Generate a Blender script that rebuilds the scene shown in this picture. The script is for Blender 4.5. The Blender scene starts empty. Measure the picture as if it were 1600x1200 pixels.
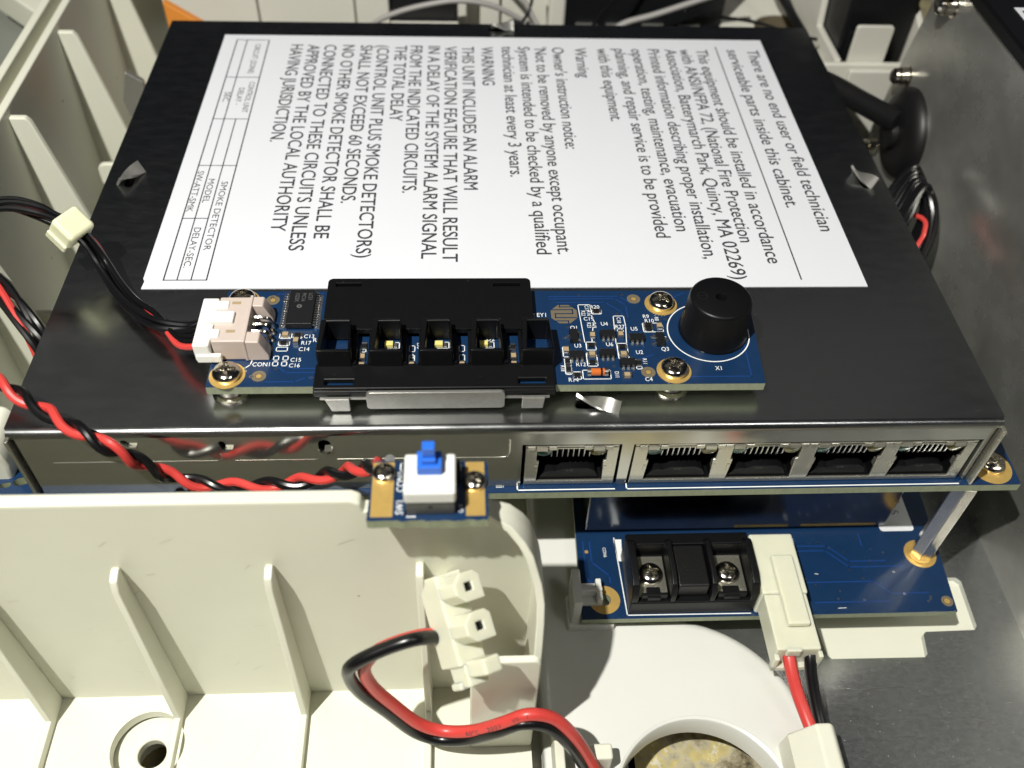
import bpy, bmesh, math, random
from mathutils import Vector, Matrix
random.seed(7)
SC = bpy.context.scene
COL = SC.collection
# ------------------------------------------------------------------ camera, world, lamps, exposure (1 unit = 1 mm)
cd = bpy.data.cameras.new('camera'); cam = bpy.data.objects.new('camera', cd); COL.objects.link(cam); SC.camera = cam
cam.location = (79.91, -104.96, 129.29); cam.rotation_euler = (0.7310, -0.0337, -0.0422)
cd.sensor_width = 36; cd.lens = 32.82; cd.clip_start = 1; cd.clip_end = 5000
cd.dof.use_dof = True; cd.dof.focus_distance = 182; cd.dof.aperture_fstop = 0.0175
W = bpy.data.worlds.new('World'); SC.world = W; W.use_nodes = True
W.node_tree.nodes['Background'].inputs[0].default_value = (0.85, 0.92, 1.1, 1)
W.node_tree.nodes['Background'].inputs[1].default_value = 0.012
SC.view_settings.view_transform = 'Standard'; SC.view_settings.look = 'None'; SC.view_settings.gamma = 1
SC.view_settings.exposure = 0.0
SC.unit_settings.system = 'METRIC'; SC.unit_settings.scale_length = 0.001; SC.unit_settings.length_unit = 'MILLIMETERS'
def area_lamp(name, loc, target, size, power, color, shape='DISK', size_y=None):
    l = bpy.data.lights.new(name, 'AREA'); o = bpy.data.objects.new(name, l); COL.objects.link(o)
    l.shape = shape; l.size = size; l.energy = power; l.color = color
    if size_y: l.size_y = size_y
    o.location = loc
    o.rotation_euler = (Vector(target) - Vector(loc)).to_track_quat('-Z', 'Y').to_euler()
    return o
area_lamp('work_lamp', (-58, -146, 405), (75, 10, -20), 8, 3.55e6, (1.0, 0.98, 0.90))
area_lamp('room_light', (420, -330, 820), (90, 60, -10), 170, 0.7e6, (1.0, 0.97, 0.93), 'RECTANGLE', 130)
area_lamp('added_sheen_light', (60, 800, 1020), (90, 0, 0), 1700, 2.0e5, (1.0, 0.98, 0.90), 'RECTANGLE', 480)  # added light with no known source, lays a sheen on the lid

# ------------------------------------------------------------------ materials
def mat(name, col, rough=0.5, metal=0.0, var=0.0, vscale=0.1, bump=0.0, bscale=1.0, stretch=(1, 1, 1), rvar=0.0,
        specks=None, sss=0.0, trans=0.0, coat=0.0, spec=0.5, contrast=None):
    m = bpy.data.materials.new(name); m.use_nodes = True
    nt = m.node_tree; N = nt.nodes; L = nt.links; b = N['Principled BSDF']
    b.inputs['Roughness'].default_value = rough; b.inputs['Metallic'].default_value = metal
    b.inputs['Specular IOR Level'].default_value = spec
    b.inputs['Coat Weight'].default_value = coat; b.inputs['Coat Roughness'].default_value = 0.08
    c4 = (col[0], col[1], col[2], 1)
    b.inputs['Base Color'].default_value = c4
    tc = N.new('ShaderNodeTexCoord'); mp = N.new('ShaderNodeMapping'); L.new(tc.outputs['Object'], mp.inputs[0])
    mp.inputs['Scale'].default_value = stretch
    color_out = None
    if var > 0 or rvar > 0:
        n = N.new('ShaderNodeTexNoise'); n.inputs['Scale'].default_value = vscale; n.inputs['Detail'].default_value = 6
        n.inputs['Roughness'].default_value = 0.65
        L.new(mp.outputs[0], n.inputs['Vector'])
        if var > 0:
            r = N.new('ShaderNodeMixRGB')
            if contrast:
                cm = N.new('ShaderNodeMapRange'); cm.inputs[1].default_value = .5 - contrast; cm.inputs[2].default_value = .5 + contrast
                L.new(n.outputs[0], cm.inputs[0]); L.new(cm.outputs[0], r.inputs[0])
            else: L.new(n.outputs[0], r.inputs[0])
            r.inputs[1].default_value = tuple(max(0, c * (1 - var)) for c in col) + (1,)
            r.inputs[2].default_value = tuple(min(1, c * (1 + var)) for c in col) + (1,)
            color_out = r.outputs[0]
        if rvar > 0:
            mr = N.new('ShaderNodeMapRange'); L.new(n.outputs[0], mr.inputs[0])
            mr.inputs[1].default_value = .25; mr.inputs[2].default_value = .75
            mr.inputs[3].default_value = max(.02, rough - rvar); mr.inputs[4].default_value = rough + rvar
            L.new(mr.outputs[0], b.inputs['Roughness'])
    if specks:
        scale, size, sc, keep = specks
        v = N.new('ShaderNodeTexVoronoi'); v.inputs['Scale'].default_value = scale
        L.new(tc.outputs['Object'], v.inputs['Vector'])
        lt = N.new('ShaderNodeMath'); lt.operation = 'LESS_THAN'; lt.inputs[1].default_value = size
        L.new(v.outputs['Distance'], lt.inputs[0])
        sx = N.new('ShaderNodeSeparateColor'); L.new(v.outputs['Color'], sx.inputs[0])
        gk = N.new('ShaderNodeMath'); gk.operation = 'LESS_THAN'; gk.inputs[1].default_value = keep
        L.new(sx.outputs[0], gk.inputs[0])
        mu = N.new('ShaderNodeMath'); mu.operation = 'MULTIPLY'; L.new(lt.outputs[0], mu.inputs[0]); L.new(gk.outputs[0], mu.inputs[1])
        mx = N.new('ShaderNodeMixRGB'); L.new(mu.outputs[0], mx.inputs[0])
        if color_out: L.new(color_out, mx.inputs[1])
        else: mx.inputs[1].default_value = c4
        mx.inputs[2].default_value = sc + (1,); color_out = mx.outputs[0]
        if metal > 0:
            iv = N.new('ShaderNodeMath'); iv.operation = 'SUBTRACT'; iv.inputs[0].default_value = metal
            L.new(mu.outputs[0], iv.inputs[1]); L.new(iv.outputs[0], b.inputs['Metallic'])
    if color_out: L.new(color_out, b.inputs['Base Color'])
    if bump > 0:
        nb = N.new('ShaderNodeTexNoise'); nb.inputs['Scale'].default_value = bscale; nb.inputs['Detail'].default_value = 4
        L.new(mp.outputs[0], nb.inputs['Vector'])
        bu = N.new('ShaderNodeBump'); bu.inputs['Strength'].default_value = bump; bu.inputs['Distance'].default_value = 0.1
        L.new(nb.outputs[0], bu.inputs['Height']); L.new(bu.outputs[0], b.inputs['Normal'])
    if sss > 0:
        b.inputs['Subsurface Weight'].default_value = sss; b.inputs['Subsurface Radius'].default_value = (2.0, 1.8, 1.2)
        b.inputs['Subsurface Scale'].default_value = 1.0
    if trans > 0: b.inputs['Transmission Weight'].default_value = trans
    return m
M = {}
M['steel'] = mat('brushed_steel', (.45, .46, .465), .235, 1, var=.07, vscale=.35, bump=.045, bscale=3.2, stretch=(.45, 1.3, 1), rvar=.04, specks=(1.1, .05, (.22, .22, .21), .10))
M['steel_front'] = mat('front_steel', (.52, .52, .475), .16, .92, var=.10, vscale=.25, bump=.02, bscale=1.5, stretch=(.3, 1, 1), rvar=.05)
M['steel_plain'] = mat('tinned_steel', (.56, .545, .47), .25, .86, var=.10, vscale=.5, bump=.02, bscale=1.5, stretch=(.3, 1, 1), rvar=.05)
M['plate'] = mat('zinc_plate', (.50, .51, .52), .21, .90, var=.22, vscale=1.2, bump=.07, bscale=2.5, stretch=(.7, 1.3, 1), rvar=.07, specks=(.9, .075, (.4, .4, .39), .22))
M['can'] = mat('tin_can', (.20, .21, .23), .20, 1, var=.15, vscale=.3, bump=.015, bscale=.6, rvar=.03)
M['side'] = mat('zinc_side', (.45, .45, .42), .27, .78, var=.45, vscale=.009, bump=.02, bscale=2.0, stretch=(1, 1, 1.3), rvar=.08, contrast=.14)  # broad colour blotches stand in for blurred reflections on the wall
M['chrome'] = mat('nickel_screw', (.72, .68, .60), .13, 1, var=.12, vscale=1.0, bump=.25, bscale=3)
M['clipmetal'] = mat('dull_clip_steel', (.42, .415, .39), .34, .75, var=.2, vscale=.9, bump=.12, bscale=2.0, stretch=(1, 1, 1))
M['gold'] = mat('gold_pad', (.68, .45, .14), .36, .55, var=.14, vscale=.9, bump=.2, bscale=2.2)
M['tin'] = mat('solder_tin', (.74, .73, .70), .28, 1, var=.1, vscale=2)
M['white'] = mat('white_plastic', (.69, .69, .585), .37, 0, var=.08, vscale=.03, bump=.08, bscale=1.6, spec=.45, specks=(.10, .035, (.16, .13, .09), .22))
M['white_cool'] = mat('white_plastic_bezel', (.66, .665, .63), .25, 0, var=.03, vscale=.06, bump=.02, bscale=.6, specks=(.11, .030, (.14, .10, .06), .25))
M['white_back'] = mat('white_plastic_rear', (.66, .645, .58), .4, 0, var=.04, vscale=.05)
M['nylon'] = mat('natural_nylon', (.66, .66, .53), .28, 0, sss=.7, var=.05, vscale=.3, bump=.05, bscale=.8)
M['nylon_clip'] = mat('nylon_clip', (.74, .74, .52), .3, 0, sss=.4, bump=.05, bscale=.5)
M['plug_white'] = mat('plug_white', (.80, .80, .76), .3, 0, sss=.2)
M['pink'] = mat('beige_pink_plastic', (.53, .445, .40), .42, 0, var=.03, vscale=.6)
M['pcb'] = mat('blue_solder_mask', (.0055, .026, .078), .30, 0, var=.22, vscale=.25, bump=.05, bscale=.9, coat=.3, spec=.5, specks=(.22, .035, (.45, .47, .5), .22))
M['pcb_trace'] = mat('blue_trace', (.010, .045, .19), .28, 0, coat=.3)
M['pcb_edge'] = mat('fibreglass_edge', (.27, .30, .20), .65, 0, var=.3, vscale=1.2, bump=.6, bscale=3.0, stretch=(1, 1, .3))
M['silk'] = mat('silkscreen_white', (.78, .80, .80), .6, 0)
M['black'] = mat('black_plastic', (.0045, .0047, .0055), .36, 0, var=.2, vscale=.4, bump=.05, bscale=1.4, specks=(.5, .035, (.10, .10, .10), .12), spec=.25)
M['black_rough'] = mat('black_rough_plastic', (.005, .005, .0055), .40, 0, bump=.8, bscale=3.2)
M['black_rear'] = mat('black_rear', (.004, .0045, .006), .45, 0, var=.3, vscale=.05)
M['rubber'] = mat('black_rubber', (.006, .0058, .0065), .46, 0, var=.2, vscale=.3)
M['wire_black'] = mat('black_wire', (.005, .005, .006), .28, 0, var=.2, vscale=.5, bump=.06, bscale=1.5)
M['wire_red'] = mat('red_wire', (.58, .052, .045), .36, 0, var=.10, vscale=.4, bump=.05, bscale=1.0)
M['wire_grey'] = mat('grey_wire', (.30, .29, .28), .5, 0)
M['label'] = mat('label_paper', (.69, .705, .755), .42, 0, var=.02, vscale=.06, bump=.03, bscale=.10)
M['ink'] = mat('label_ink', (.045, .045, .052), .6, 0)
M['chip'] = mat('chip_black', (.008, .0085, .010), .42, 0, bump=.1, bscale=4)
M['chip_mark'] = mat('chip_marking', (.10, .10, .10), .6, 0)
M['ceramic'] = mat('ceramic_tan', (.36, .27, .16), .45, 0)
M['resistor'] = mat('resistor_black', (.009, .009, .010), .4, 0)
M['glass_diode'] = mat('orange_glass_diode', (.55, .14, .03), .12, 0, coat=.8)
M['led'] = mat('yellow_led', (.72, .62, .20), .25, 0, sss=.2)
M['led_green'] = mat('green_led_lens', (.02, .11, .06), .15, 0, coat=.5)
M['led_amber'] = mat('amber_led_lens', (.16, .14, .018), .15, 0, coat=.5)
M['switch_white'] = mat('switch_body', (.70, .70, .68), .42, 0, var=.02, vscale=.3)
M['switch_grey'] = mat('switch_base', (.055, .055, .055), .42, 0, bump=.05, bscale=2)
M['switch_blue'] = mat('switch_plunger', (.020, .135, .62), .38, 0, var=.04, vscale=.5)
M['panel_grey'] = mat('grey_panel', (.22, .23, .20), .45, 0, var=.05, vscale=.03)
M['scuff'] = mat('scuff', (.50, .49, .41), .5)
M['dull_pad'] = mat('dull_pad', (.20, .165, .11), .4, .3, var=.15, vscale=1)
M['orange'] = mat('orange_plastic', (.72, .26, .04), .45, 0)
def stone_mat():
    m = bpy.data.materials.new('granite'); m.use_nodes = True; nt = m.node_tree; N = nt.nodes; L = nt.links; b = N['Principled BSDF']
    tc = N.new('ShaderNodeTexCoord'); n = N.new('ShaderNodeTexNoise'); n.inputs['Scale'].default_value = .16; n.inputs['Detail'].default_value = 8
    n.inputs['Roughness'].default_value = .7; L.new(tc.outputs['Object'], n.inputs['Vector'])
    r = N.new('ShaderNodeValToRGB'); L.new(n.outputs[0], r.inputs[0]); e = r.color_ramp.elements
    e[0].position = .30; e[0].color = (.05, .045, .03, 1); e[1].position = .72; e[1].color = (.66, .64, .52, 1)
    for p, c in ((.40, (.26, .22, .14, 1)), (.50, (.48, .44, .32, 1)), (.58, (.55, .45, .16, 1)), (.62, (.64, .61, .49, 1))):
        q = e.new(p); q.color = c
    v = N.new('ShaderNodeTexVoronoi'); v.inputs['Scale'].default_value = .5; L.new(tc.outputs['Object'], v.inputs['Vector'])
    mx = N.new('ShaderNodeMixRGB'); mx.blend_type = 'MULTIPLY'; mx.inputs[0].default_value = .3
    L.new(r.outputs[0], mx.inputs[1]); L.new(v.outputs['Distance'], mx.inputs[2]); L.new(mx.outputs[0], b.inputs['Base Color'])
    b.inputs['Roughness'].default_value = .35
    return m
M['stone'] = stone_mat()

# ------------------------------------------------------------------ mesh builder
AX = {'xy': lambda u, v, w: (u, v, w), 'xz': lambda u, v, w: (u, w, v), 'yz': lambda u, v, w: (w, u, v)}
class B:
    def __init__(s): s.bm = bmesh.new(); s.mi = 0
    def _f(s, verts, smooth=True):
        try:
            f = s.bm.faces.new(verts); f.material_index = s.mi; f.smooth = smooth; return f
        except ValueError: return None
    def box(s, x0, x1, y0, y1, z0, z1, mx=None, taper=0):
        t = taper
        P = [(x0, y0, z0), (x1, y0, z0), (x1, y1, z0), (x0, y1, z0), (x0 + t, y0 + t, z1), (x1 - t, y0 + t, z1), (x1 - t, y1 - t, z1), (x0 + t, y1 - t, z1)]
        v = [s.bm.verts.new((mx @ Vector(p)) if mx else p) for p in P]
        for q in ((0, 3, 2, 1), (4, 5, 6, 7), (0, 1, 5, 4), (1, 2, 6, 5), (2, 3, 7, 6), (3, 0, 4, 7)): s._f([v[i] for i in q])
        return s
    def prism(s, poly, plane, a, b):
        return s.plate(poly, [], plane, a, b)
    def plate(s, outer, holes, plane, a, b):
        g = AX[plane]; bm = s.bm; n0 = len(bm.faces)
        loops_a, loops_b = [], []
        edges = []
        for lp in [outer] + holes:
            va = [bm.verts.new(g(p[0], p[1], a)) for p in lp]; vb = [bm.verts.new(g(p[0], p[1], b)) for p in lp]
            loops_a.append(va); loops_b.append(vb)
        if not holes:
            s._f(loops_a[0]); s._f(loops_b[0][::-1])
        else:
            for lps in (loops_a, loops_b):
                ed = []
                for lp in lps:
                    for i in range(len(lp)): ed.append(bm.edges.new((lp[i], lp[(i + 1) % len(lp)])))
                r = bmesh.ops.triangle_fill(bm, edges=ed, use_beauty=True)
                for f in r['geom']:
                    if isinstance(f, bmesh.types.BMFace): f.material_index = s.mi; f.smooth = True
        for va, vb in zip(loops_a, loops_b):
            for i in range(len(va)):
                j = (i + 1) % len(va); s._f([va[i], va[j], vb[j], vb[i]])
        bm.faces.ensure_lookup_table()
        bmesh.ops.recalc_face_normals(bm, faces=bm.faces[n0:])
        return s
    def rounded(s, outer, holes, z0, z1, r, n=5):
        '''flat plate whose outer top edge is rolled over with radius r (outer counter-clockwise)'''
        bm = s.bm; n0 = len(bm.faces); P = [Vector(p) for p in outer]; m = len(P)
        mit = []
        for i in range(m):
            a = (P[i] - P[i - 1]).normalized(); c = (P[(i + 1) % m] - P[i]).normalized()
            na = Vector((-a.y, a.x)); nc = Vector((-c.y, c.x)); q = (na + nc); q = q / max(.3, q.dot(na)); mit.append(q)
        rings = [[bm.verts.new((p.x, p.y, z0)) for p in P]]
        for k in range(n + 1):
            t = math.pi / 2 * k / n; off = r * (1 - math.cos(t)); z = z1 - r + r * math.sin(t)
            rings.append([bm.verts.new((p.x + q.x * off, p.y + q.y * off, z)) for p, q in zip(P, mit)])
        for A, C in zip(rings, rings[1:]):
            for i in range(m): j = (i + 1) % m; s._f([A[i], A[j], C[j], C[i]])
        hl = []
        ed = [bm.edges.get((rings[-1][i], rings[-1][(i + 1) % m])) for i in range(m)]
        for h in holes:
            va = [bm.verts.new((p[0], p[1], z1)) for p in h]; vb = [bm.verts.new((p[0], p[1], z0)) for p in h]
            for i in range(len(va)):
                j = (i + 1) % len(va); s._f([va[i], va[j], vb[j], vb[i]]); ed.append(bm.edges.get((va[i], va[j])))
        res = bmesh.ops.triangle_fill(bm, edges=ed, use_beauty=True)
        for f in res['geom']:
            if isinstance(f, bmesh.types.BMFace): f.smooth = True
        bm.faces.ensure_lookup_table(); bmesh.ops.recalc_face_normals(bm, faces=bm.faces[n0:])
        return s
    def lathe(s, prof, c, axis=(0, 0, 1), seg=24, cap0=True, cap1=True):
        q = Vector((0, 0, 1)).rotation_difference(Vector(axis).normalized()); c = Vector(c); rings = []
        n0 = len(s.bm.faces)
        for r, z in prof:
            if r < 1e-6: rings.append([s.bm.verts.new(c + q @ Vector((0, 0, z)))])
            else: rings.append([s.bm.verts.new(c + q @ Vector((r * math.cos(2 * math.pi * k / seg), r * math.sin(2 * math.pi * k / seg), z))) for k in range(seg)])
        for A, Bq in zip(rings, rings[1:]):
            for k in range(seg):
                j = (k + 1) % seg
                if len(A) == 1 and len(Bq) == 1: continue
                if len(A) == 1: s._f([A[0], Bq[k], Bq[j]])
                elif len(Bq) == 1: s._f([A[k], A[j], Bq[0]])
                else: s._f([A[k], A[j], Bq[j], Bq[k]])
        if cap0 and len(rings[0]) > 1: s._f(rings[0][::-1])
        if cap1 and len(rings[-1]) > 1: s._f(rings[-1])
        s.bm.faces.ensure_lookup_table()
        if prof[0] != prof[-1]: bmesh.ops.recalc_face_normals(s.bm, faces=s.bm.faces[n0:])
        return s
    def cyl(s, c, r, h, axis=(0, 0, 1), seg=20, r1=None):
        return s.lathe([(r, 0), (r if r1 is None else r1, h)], c, axis, seg)
    def tube(s, pts, r, seg=8, sub=6, path=None, cap=True):
        P = path or spline(pts, sub); rings = []; n = len(P)
        T0 = (P[1] - P[0]).normalized(); up = Vector((0, 0, 1)) if abs(T0.z) < .9 else Vector((1, 0, 0))
        nrm = (up - T0 * up.dot(T0)).normalized()
        for i in range(n):
            T = (P[min(i + 1, n - 1)] - P[max(i - 1, 0)]).normalized()
            nrm = (nrm - T * nrm.dot(T)).normalized(); bi = T.cross(nrm)
            rr = r(i / (n - 1)) if callable(r) else r
            rings.append([s.bm.verts.new(P[i] + (nrm * math.cos(2 * math.pi * k / seg) + bi * math.sin(2 * math.pi * k / seg)) * rr) for k in range(seg)])
        for A, C in zip(rings, rings[1:]):
            for k in range(seg): j = (k + 1) % seg; s._f([A[k], A[j], C[j], C[k]])
        if cap: s._f(rings[0][::-1]); s._f(rings[-1])
        return s
    def ring(s, c, r, w, z, seg=32, a0=0, a1=2 * math.pi):
        full = abs(a1 - a0 - 2 * math.pi) < 1e-6; n = seg
        A = [[s.bm.verts.new((c[0] + (r + d) * math.cos(a0 + (a1 - a0) * k / n), c[1] + (r + d) * math.sin(a0 + (a1 - a0) * k / n), z)) for k in range(n + (0 if full else 1))] for d in (-w / 2, w / 2)]
        m = len(A[0])
        for k in range(m if full else m - 1): j = (k + 1) % m; s._f([A[0][k], A[1][k], A[1][j], A[0][j]])
        return s
    def line(s, pts, w, z, closed=False):
        P = [Vector((p[0], p[1])) for p in pts]
        if closed: P.append(P[0])
        for a, b in zip(P, P[1:]):
            d = (b - a)
            if d.length < 1e-6: continue
            d.normalize(); n = Vector((-d.y, d.x)) * (w / 2); a2 = a - d * w / 2; b2 = b + d * w / 2
            s._f([s.bm.verts.new((q.x, q.y, z)) for q in (a2 - n, b2 - n, b2 + n, a2 + n)])
        return s
    def rect(s, x0, x1, y0, y1, w, z): return s.line([(x0, y0), (x1, y0), (x1, y1), (x0, y1)], w, z, True)
    def disc(s, c, r, z, seg=20):
        s._f([s.bm.verts.new((c[0] + r * math.cos(2 * math.pi * k / seg), c[1] + r * math.sin(2 * math.pi * k / seg), z)) for k in range(seg)]); return s
    def text(s, txt, o, u, v, size, length=None, align=0, shear=0):
        """flat lettering: o = start of the baseline, u = reading direction, v = up of the letters; size = cap height"""
        me = text_mesh(txt)
        xs = [q.co.x for q in me.vertices]; x0, x1 = min(xs), max(xs)
        sy = size / 0.73; sx = (length / (x1 - x0)) if length else sy * .86
        o = Vector(o); u = Vector(u); v = Vector(v); off = -align * (x1 - x0) * sx
        vs = [s.bm.verts.new(o + u * ((q.co.x - x0) * sx + off) + v * (q.co.y * sy)) for q in me.vertices]
        for p in me.polygons: s._f([vs[i] for i in p.vertices])
        return s
_tm = {}
def text_mesh(t):
    if t not in _tm:
        c = bpy.data.curves.new('lettering', 'FONT'); c.body = t; c.resolution_u = 3; c.fill_mode = 'FRONT'
        o = bpy.data.objects.new('lettering', c); _tm[t] = bpy.data.meshes.new_from_object(o); bpy.data.objects.remove(o)
    return _tm[t]
def spline(pts, sub=6):
    P = [Vector(p) for p in pts]; out = []
    for i in range(len(P) - 1):
        a, b, c, d = P[max(i - 1, 0)], P[i], P[i + 1], P[min(i + 2, len(P) - 1)]
        for k in range(sub):
            t = k / sub
            out.append(.5 * ((2 * b) + (c - a) * t + (2 * a - 5 * b + 4 * c - d) * t * t + (3 * b - a - 3 * c + d) * t ** 3))
    out.append(P[-1]); return out
def rrect(x0, x1, y0, y1, r, n=5):
    out = []
    for cx, cy, a in ((x1 - r, y1 - r, 0), (x0 + r, y1 - r, 90), (x0 + r, y0 + r, 180), (x1 - r, y0 + r, 270)):
        for k in range(n + 1): t = math.radians(a + 90 * k / n); out.append((cx + r * math.cos(t), cy + r * math.sin(t)))
    return out
def circ(cx, cy, r, n=32): return [(cx + r * math.cos(2 * math.pi * k / n), cy + r * math.sin(2 * math.pi * k / n)) for k in range(n)]

# ------------------------------------------------------------------ things, parts
def finish(me, sharp):
    me.set_sharp_from_angle(angle=math.radians(sharp))
def thing(name, label, cat, loc, group=None):
    o = bpy.data.objects.new(name, None); COL.objects.link(o); o.location = loc
    o['label'] = label; o['category'] = cat; o.empty_display_size = 5
    if group: o['group'] = group
    o['org'] = [float(c) for c in loc]
    return o
def root_of(o):
    while o.parent: o = o.parent
    return o
def part(name, b, mats, parent, bevel=0, sharp=35, seg=2, label=None, kind=None):
    """one mesh object; coordinates given in the world, stored relative to its thing"""
    me = bpy.data.meshes.new(name); org = Vector(root_of(parent)['org'])
    for v in b.bm.verts: v.co -= org
    b.bm.to_mesh(me); b.bm.free()
    if not isinstance(mats, (list, tuple)): mats = [mats]
    for m in mats: me.materials.append(M[m])
    finish(me, sharp)
    o = bpy.data.objects.new(name, me); COL.objects.link(o); o.parent = parent
    if bevel:
        md = o.modifiers.new('bevel', 'BEVEL'); md.width = bevel; md.segments = seg; md.limit_method = 'ANGLE'; md.angle_limit = math.radians(40); md.harden_normals = True
    if label: o['label'] = label
    if kind: o['kind'] = kind
    return o
def single(name, b, mats, loc, label, cat, bevel=0, kind=None, sharp=35):
    e = {'org': loc}
    me = bpy.data.meshes.new(name)
    for v in b.bm.verts: v.co -= Vector(loc)
    b.bm.to_mesh(me); b.bm.free()
    if not isinstance(mats, (list, tuple)): mats = [mats]
    for m in mats: me.materials.append(M[m])
    finish(me, sharp)
    o = bpy.data.objects.new(name, me); COL.objects.link(o); o.location = loc
    if label: o['label'] = label
    if cat: o['category'] = cat
    if kind: o['kind'] = kind
    if bevel:
        md = o.modifiers.new('bevel', 'BEVEL'); md.width = bevel; md.segments = 2; md.limit_method = 'ANGLE'; md.angle_limit = math.radians(40); md.harden_normals = True
    o['org'] = [float(c) for c in loc]
    return o
def inst(name, me, parent, pos, rotz=0, scale=1, rot=None):
    o = bpy.data.objects.new(name, me); COL.objects.link(o); o.parent = parent
    o.location = Vector(pos) - Vector(root_of(parent)['org']); o.rotation_euler = rot or (0, 0, rotz); o.scale = (scale,) * 3
    return o
def mesh_of(name, b, mats, sharp=35):
    me = bpy.data.meshes.new(name); b.bm.to_mesh(me); b.bm.free()
    for m in (mats if isinstance(mats, (list, tuple)) else [mats]): me.materials.append(M[m])
    finish(me, sharp); return me

def screw_mesh(r=2.4, h=1.9, washer=True):
    """pan-head cross screw, origin at the surface it sits on"""
    b = B(); nseg, nr = 64, 22; rings = []
    for i in range(nr + 1):
        t = i / nr; rr = r * math.sin(t * math.pi / 2) if i else 0
        row = []
        for k in range(nseg if i else 1):
            a = 2 * math.pi * k / nseg; x, y = rr * math.cos(a), rr * math.sin(a)
            z = .42 * h + .58 * h * math.cos(t * math.pi / 2)
            w = .16 * r; u = max(abs(x), abs(y)); m = min(abs(x), abs(y))
            if u < .66 * r and m < w * (1 - .35 * u / (.66 * r)): z -= .42 * h * (1 - .55 * u / (.66 * r))
            elif rr < .34 * r and m < 1.5 * w: z -= .12 * h
            row.append(b.bm.verts.new((x, y, z)))
        rings.append(row)
    for A, C in zip(rings, rings[1:]):
        for k in range(nseg):
            j = (k + 1) % nseg
            if len(A) == 1: b._f([A[0], C[k], C[j]])
            else: b._f([A[k], C[k], C[j], A[j]])
    base = [b.bm.verts.new((.93 * r * math.cos(2 * math.pi * k / nseg), .93 * r * math.sin(2 * math.pi * k / nseg), 0)) for k in range(nseg)]
    for k in range(nseg): j = (k + 1) % nseg; b._f([rings[-1][k], base[k], base[j], rings[-1][j]])
    bmesh.ops.recalc_face_normals(b.bm, faces=b.bm.faces[:])
    return mesh_of('screw', b, 'chrome', 28)
SCREW = screw_mesh()

# ================================================================== STONE SLAB under everything
b = B().box(-400, 500, -300, 600, -90, -69)
single('stone_slab', b, 'stone', (50, 100, -90), None, None, kind='structure')

# ================================================================== WHITE PLASTIC HOUSING (tray, left wall, base)
hs = thing('plastic_housing', 'large white plastic housing with ribbed compartment and ribbed left wall around the electronics', 'plastic housing', (20, -30, -62))
base = [(-38, -110), (260, -110), (260, 260), (-38, 260)]
part('base_floor', B().plate(base, [circ(125, -49, 18.6, 48), circ(19.4, -35.1, 4.5, 20)], 'xy', -63, -59), 'white', hs)
# front compartment: tall wall with a rounded right shoulder
shell = [(81.6, -25.3, 11.8), (83.4, -25.9, 11.7), (87.2, -27.4, 10.0), (89.3, -28.6, 7.6), (90.6, -29.5, 5.2), (91.3, -30.2, 2.7), (92.2, -31.0, -.9), (92.75, -32.5, -4.4), (92.8, -34.0, -8.5), (92.7, -35.6, -13.3), (92.6, -36.6, -18), (92.6, -36.6, -53)]
out = [(-60, -52), (-60, 14.2), (63.2, 14.2), (64.6, 13.4), (65.0, 11.5), (80.5, 11.5)] + [(q[0] - .1, q[2] - .1) for q in shell] + [(92.5, -54)]
part('compartment_wall', B().prism(out, 'xz', -25, -22.6), 'white', hs, bevel=.5, sharp=30)
part('compartment_floor', B().plate([(-60, -110), (92.6, -110), (92.6, -25), (-60, -25)], [circ(19.4, -35.1, 6.9, 40)], 'xy', -54, -51.5), 'white', hs)
part('screw_boss', B().lathe([(2.7, -57), (2.7, -55.2), (2.9, -55), (7.2, -55), (7.2, -55.6), (6.9, -58)], (19.4, -35.1, 0), seg=40, cap0=False, cap1=False), 'white', hs)
for cx, cy, r in ((56.5, -32.6, 4.4), (3, -34, 4.2), (36, -34.5, 4.4)): part('moulding_mark', B().lathe([(r, -51.5), (r - .06, -51.44), (0, -51.44)], (cx, cy, 0), seg=40, cap0=False), 'white', hs)
for x in (.4, 24.6, 48.7, 72.8):
    t = .65
    prof = [(-25, -2.8), (-25.8, -2.5), (-27.6, -3.2), (-28.4, -5.5), (-30.6, -49.2), (-31.4, -49.2), (-110, -49.2), (-110, -51.6), (-25, -51.6)]
    part('rib', B().prism(prof, 'yz', x - t, x + t), 'white', hs, bevel=.3)
b = B(); rows_ = []
for i, q in enumerate(shell):
    a_, c_ = shell[max(i - 1, 0)], shell[min(i + 1, len(shell) - 1)]
    d_ = Vector((c_[0] - a_[0], c_[2] - a_[2])).normalized(); n_ = Vector((d_.y, -d_.x)) * 1.35
    rows_.append([b.bm.verts.new(v) for v in ((q[0], -24.6, q[2]), (q[0], q[1], q[2]), (q[0] + n_.x, q[1], q[2] + n_.y), (q[0] + n_.x, -24.6, q[2] + n_.y))])
for A, C in zip(rows_, rows_[1:]):
    for k in range(4): b._f([A[k], A[(k + 1) % 4], C[(k + 1) % 4], C[k]])
b._f(rows_[0][::-1]); b._f(rows_[-1]); bmesh.ops.recalc_face_normals(b.bm, faces=b.bm.faces[:])
part('curved_flange', b, 'white', hs, bevel=.25)
b = B(); ru = random.Random(4)
for k in range(26):
    x, z = ru.uniform(-4, 88), ru.uniform(-46, 8); L = ru.uniform(.5, 3.2); a = ru.uniform(-.5, .9); w = ru.uniform(.05, .13); dx, dz = math.cos(a), math.sin(a)
    if x > 70: continue
    P4 = [(x, z), (x + L * dx, z + L * dz), (x + L * dx - w * dz, z + L * dz + w * dx), (x - w * dz, z + w * dx)]
    b._f([b.bm.verts.new((p[0], -25.03, p[1])) for p in P4])
part('scuff', b, 'scuff', hs, kind='stuff')
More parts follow.
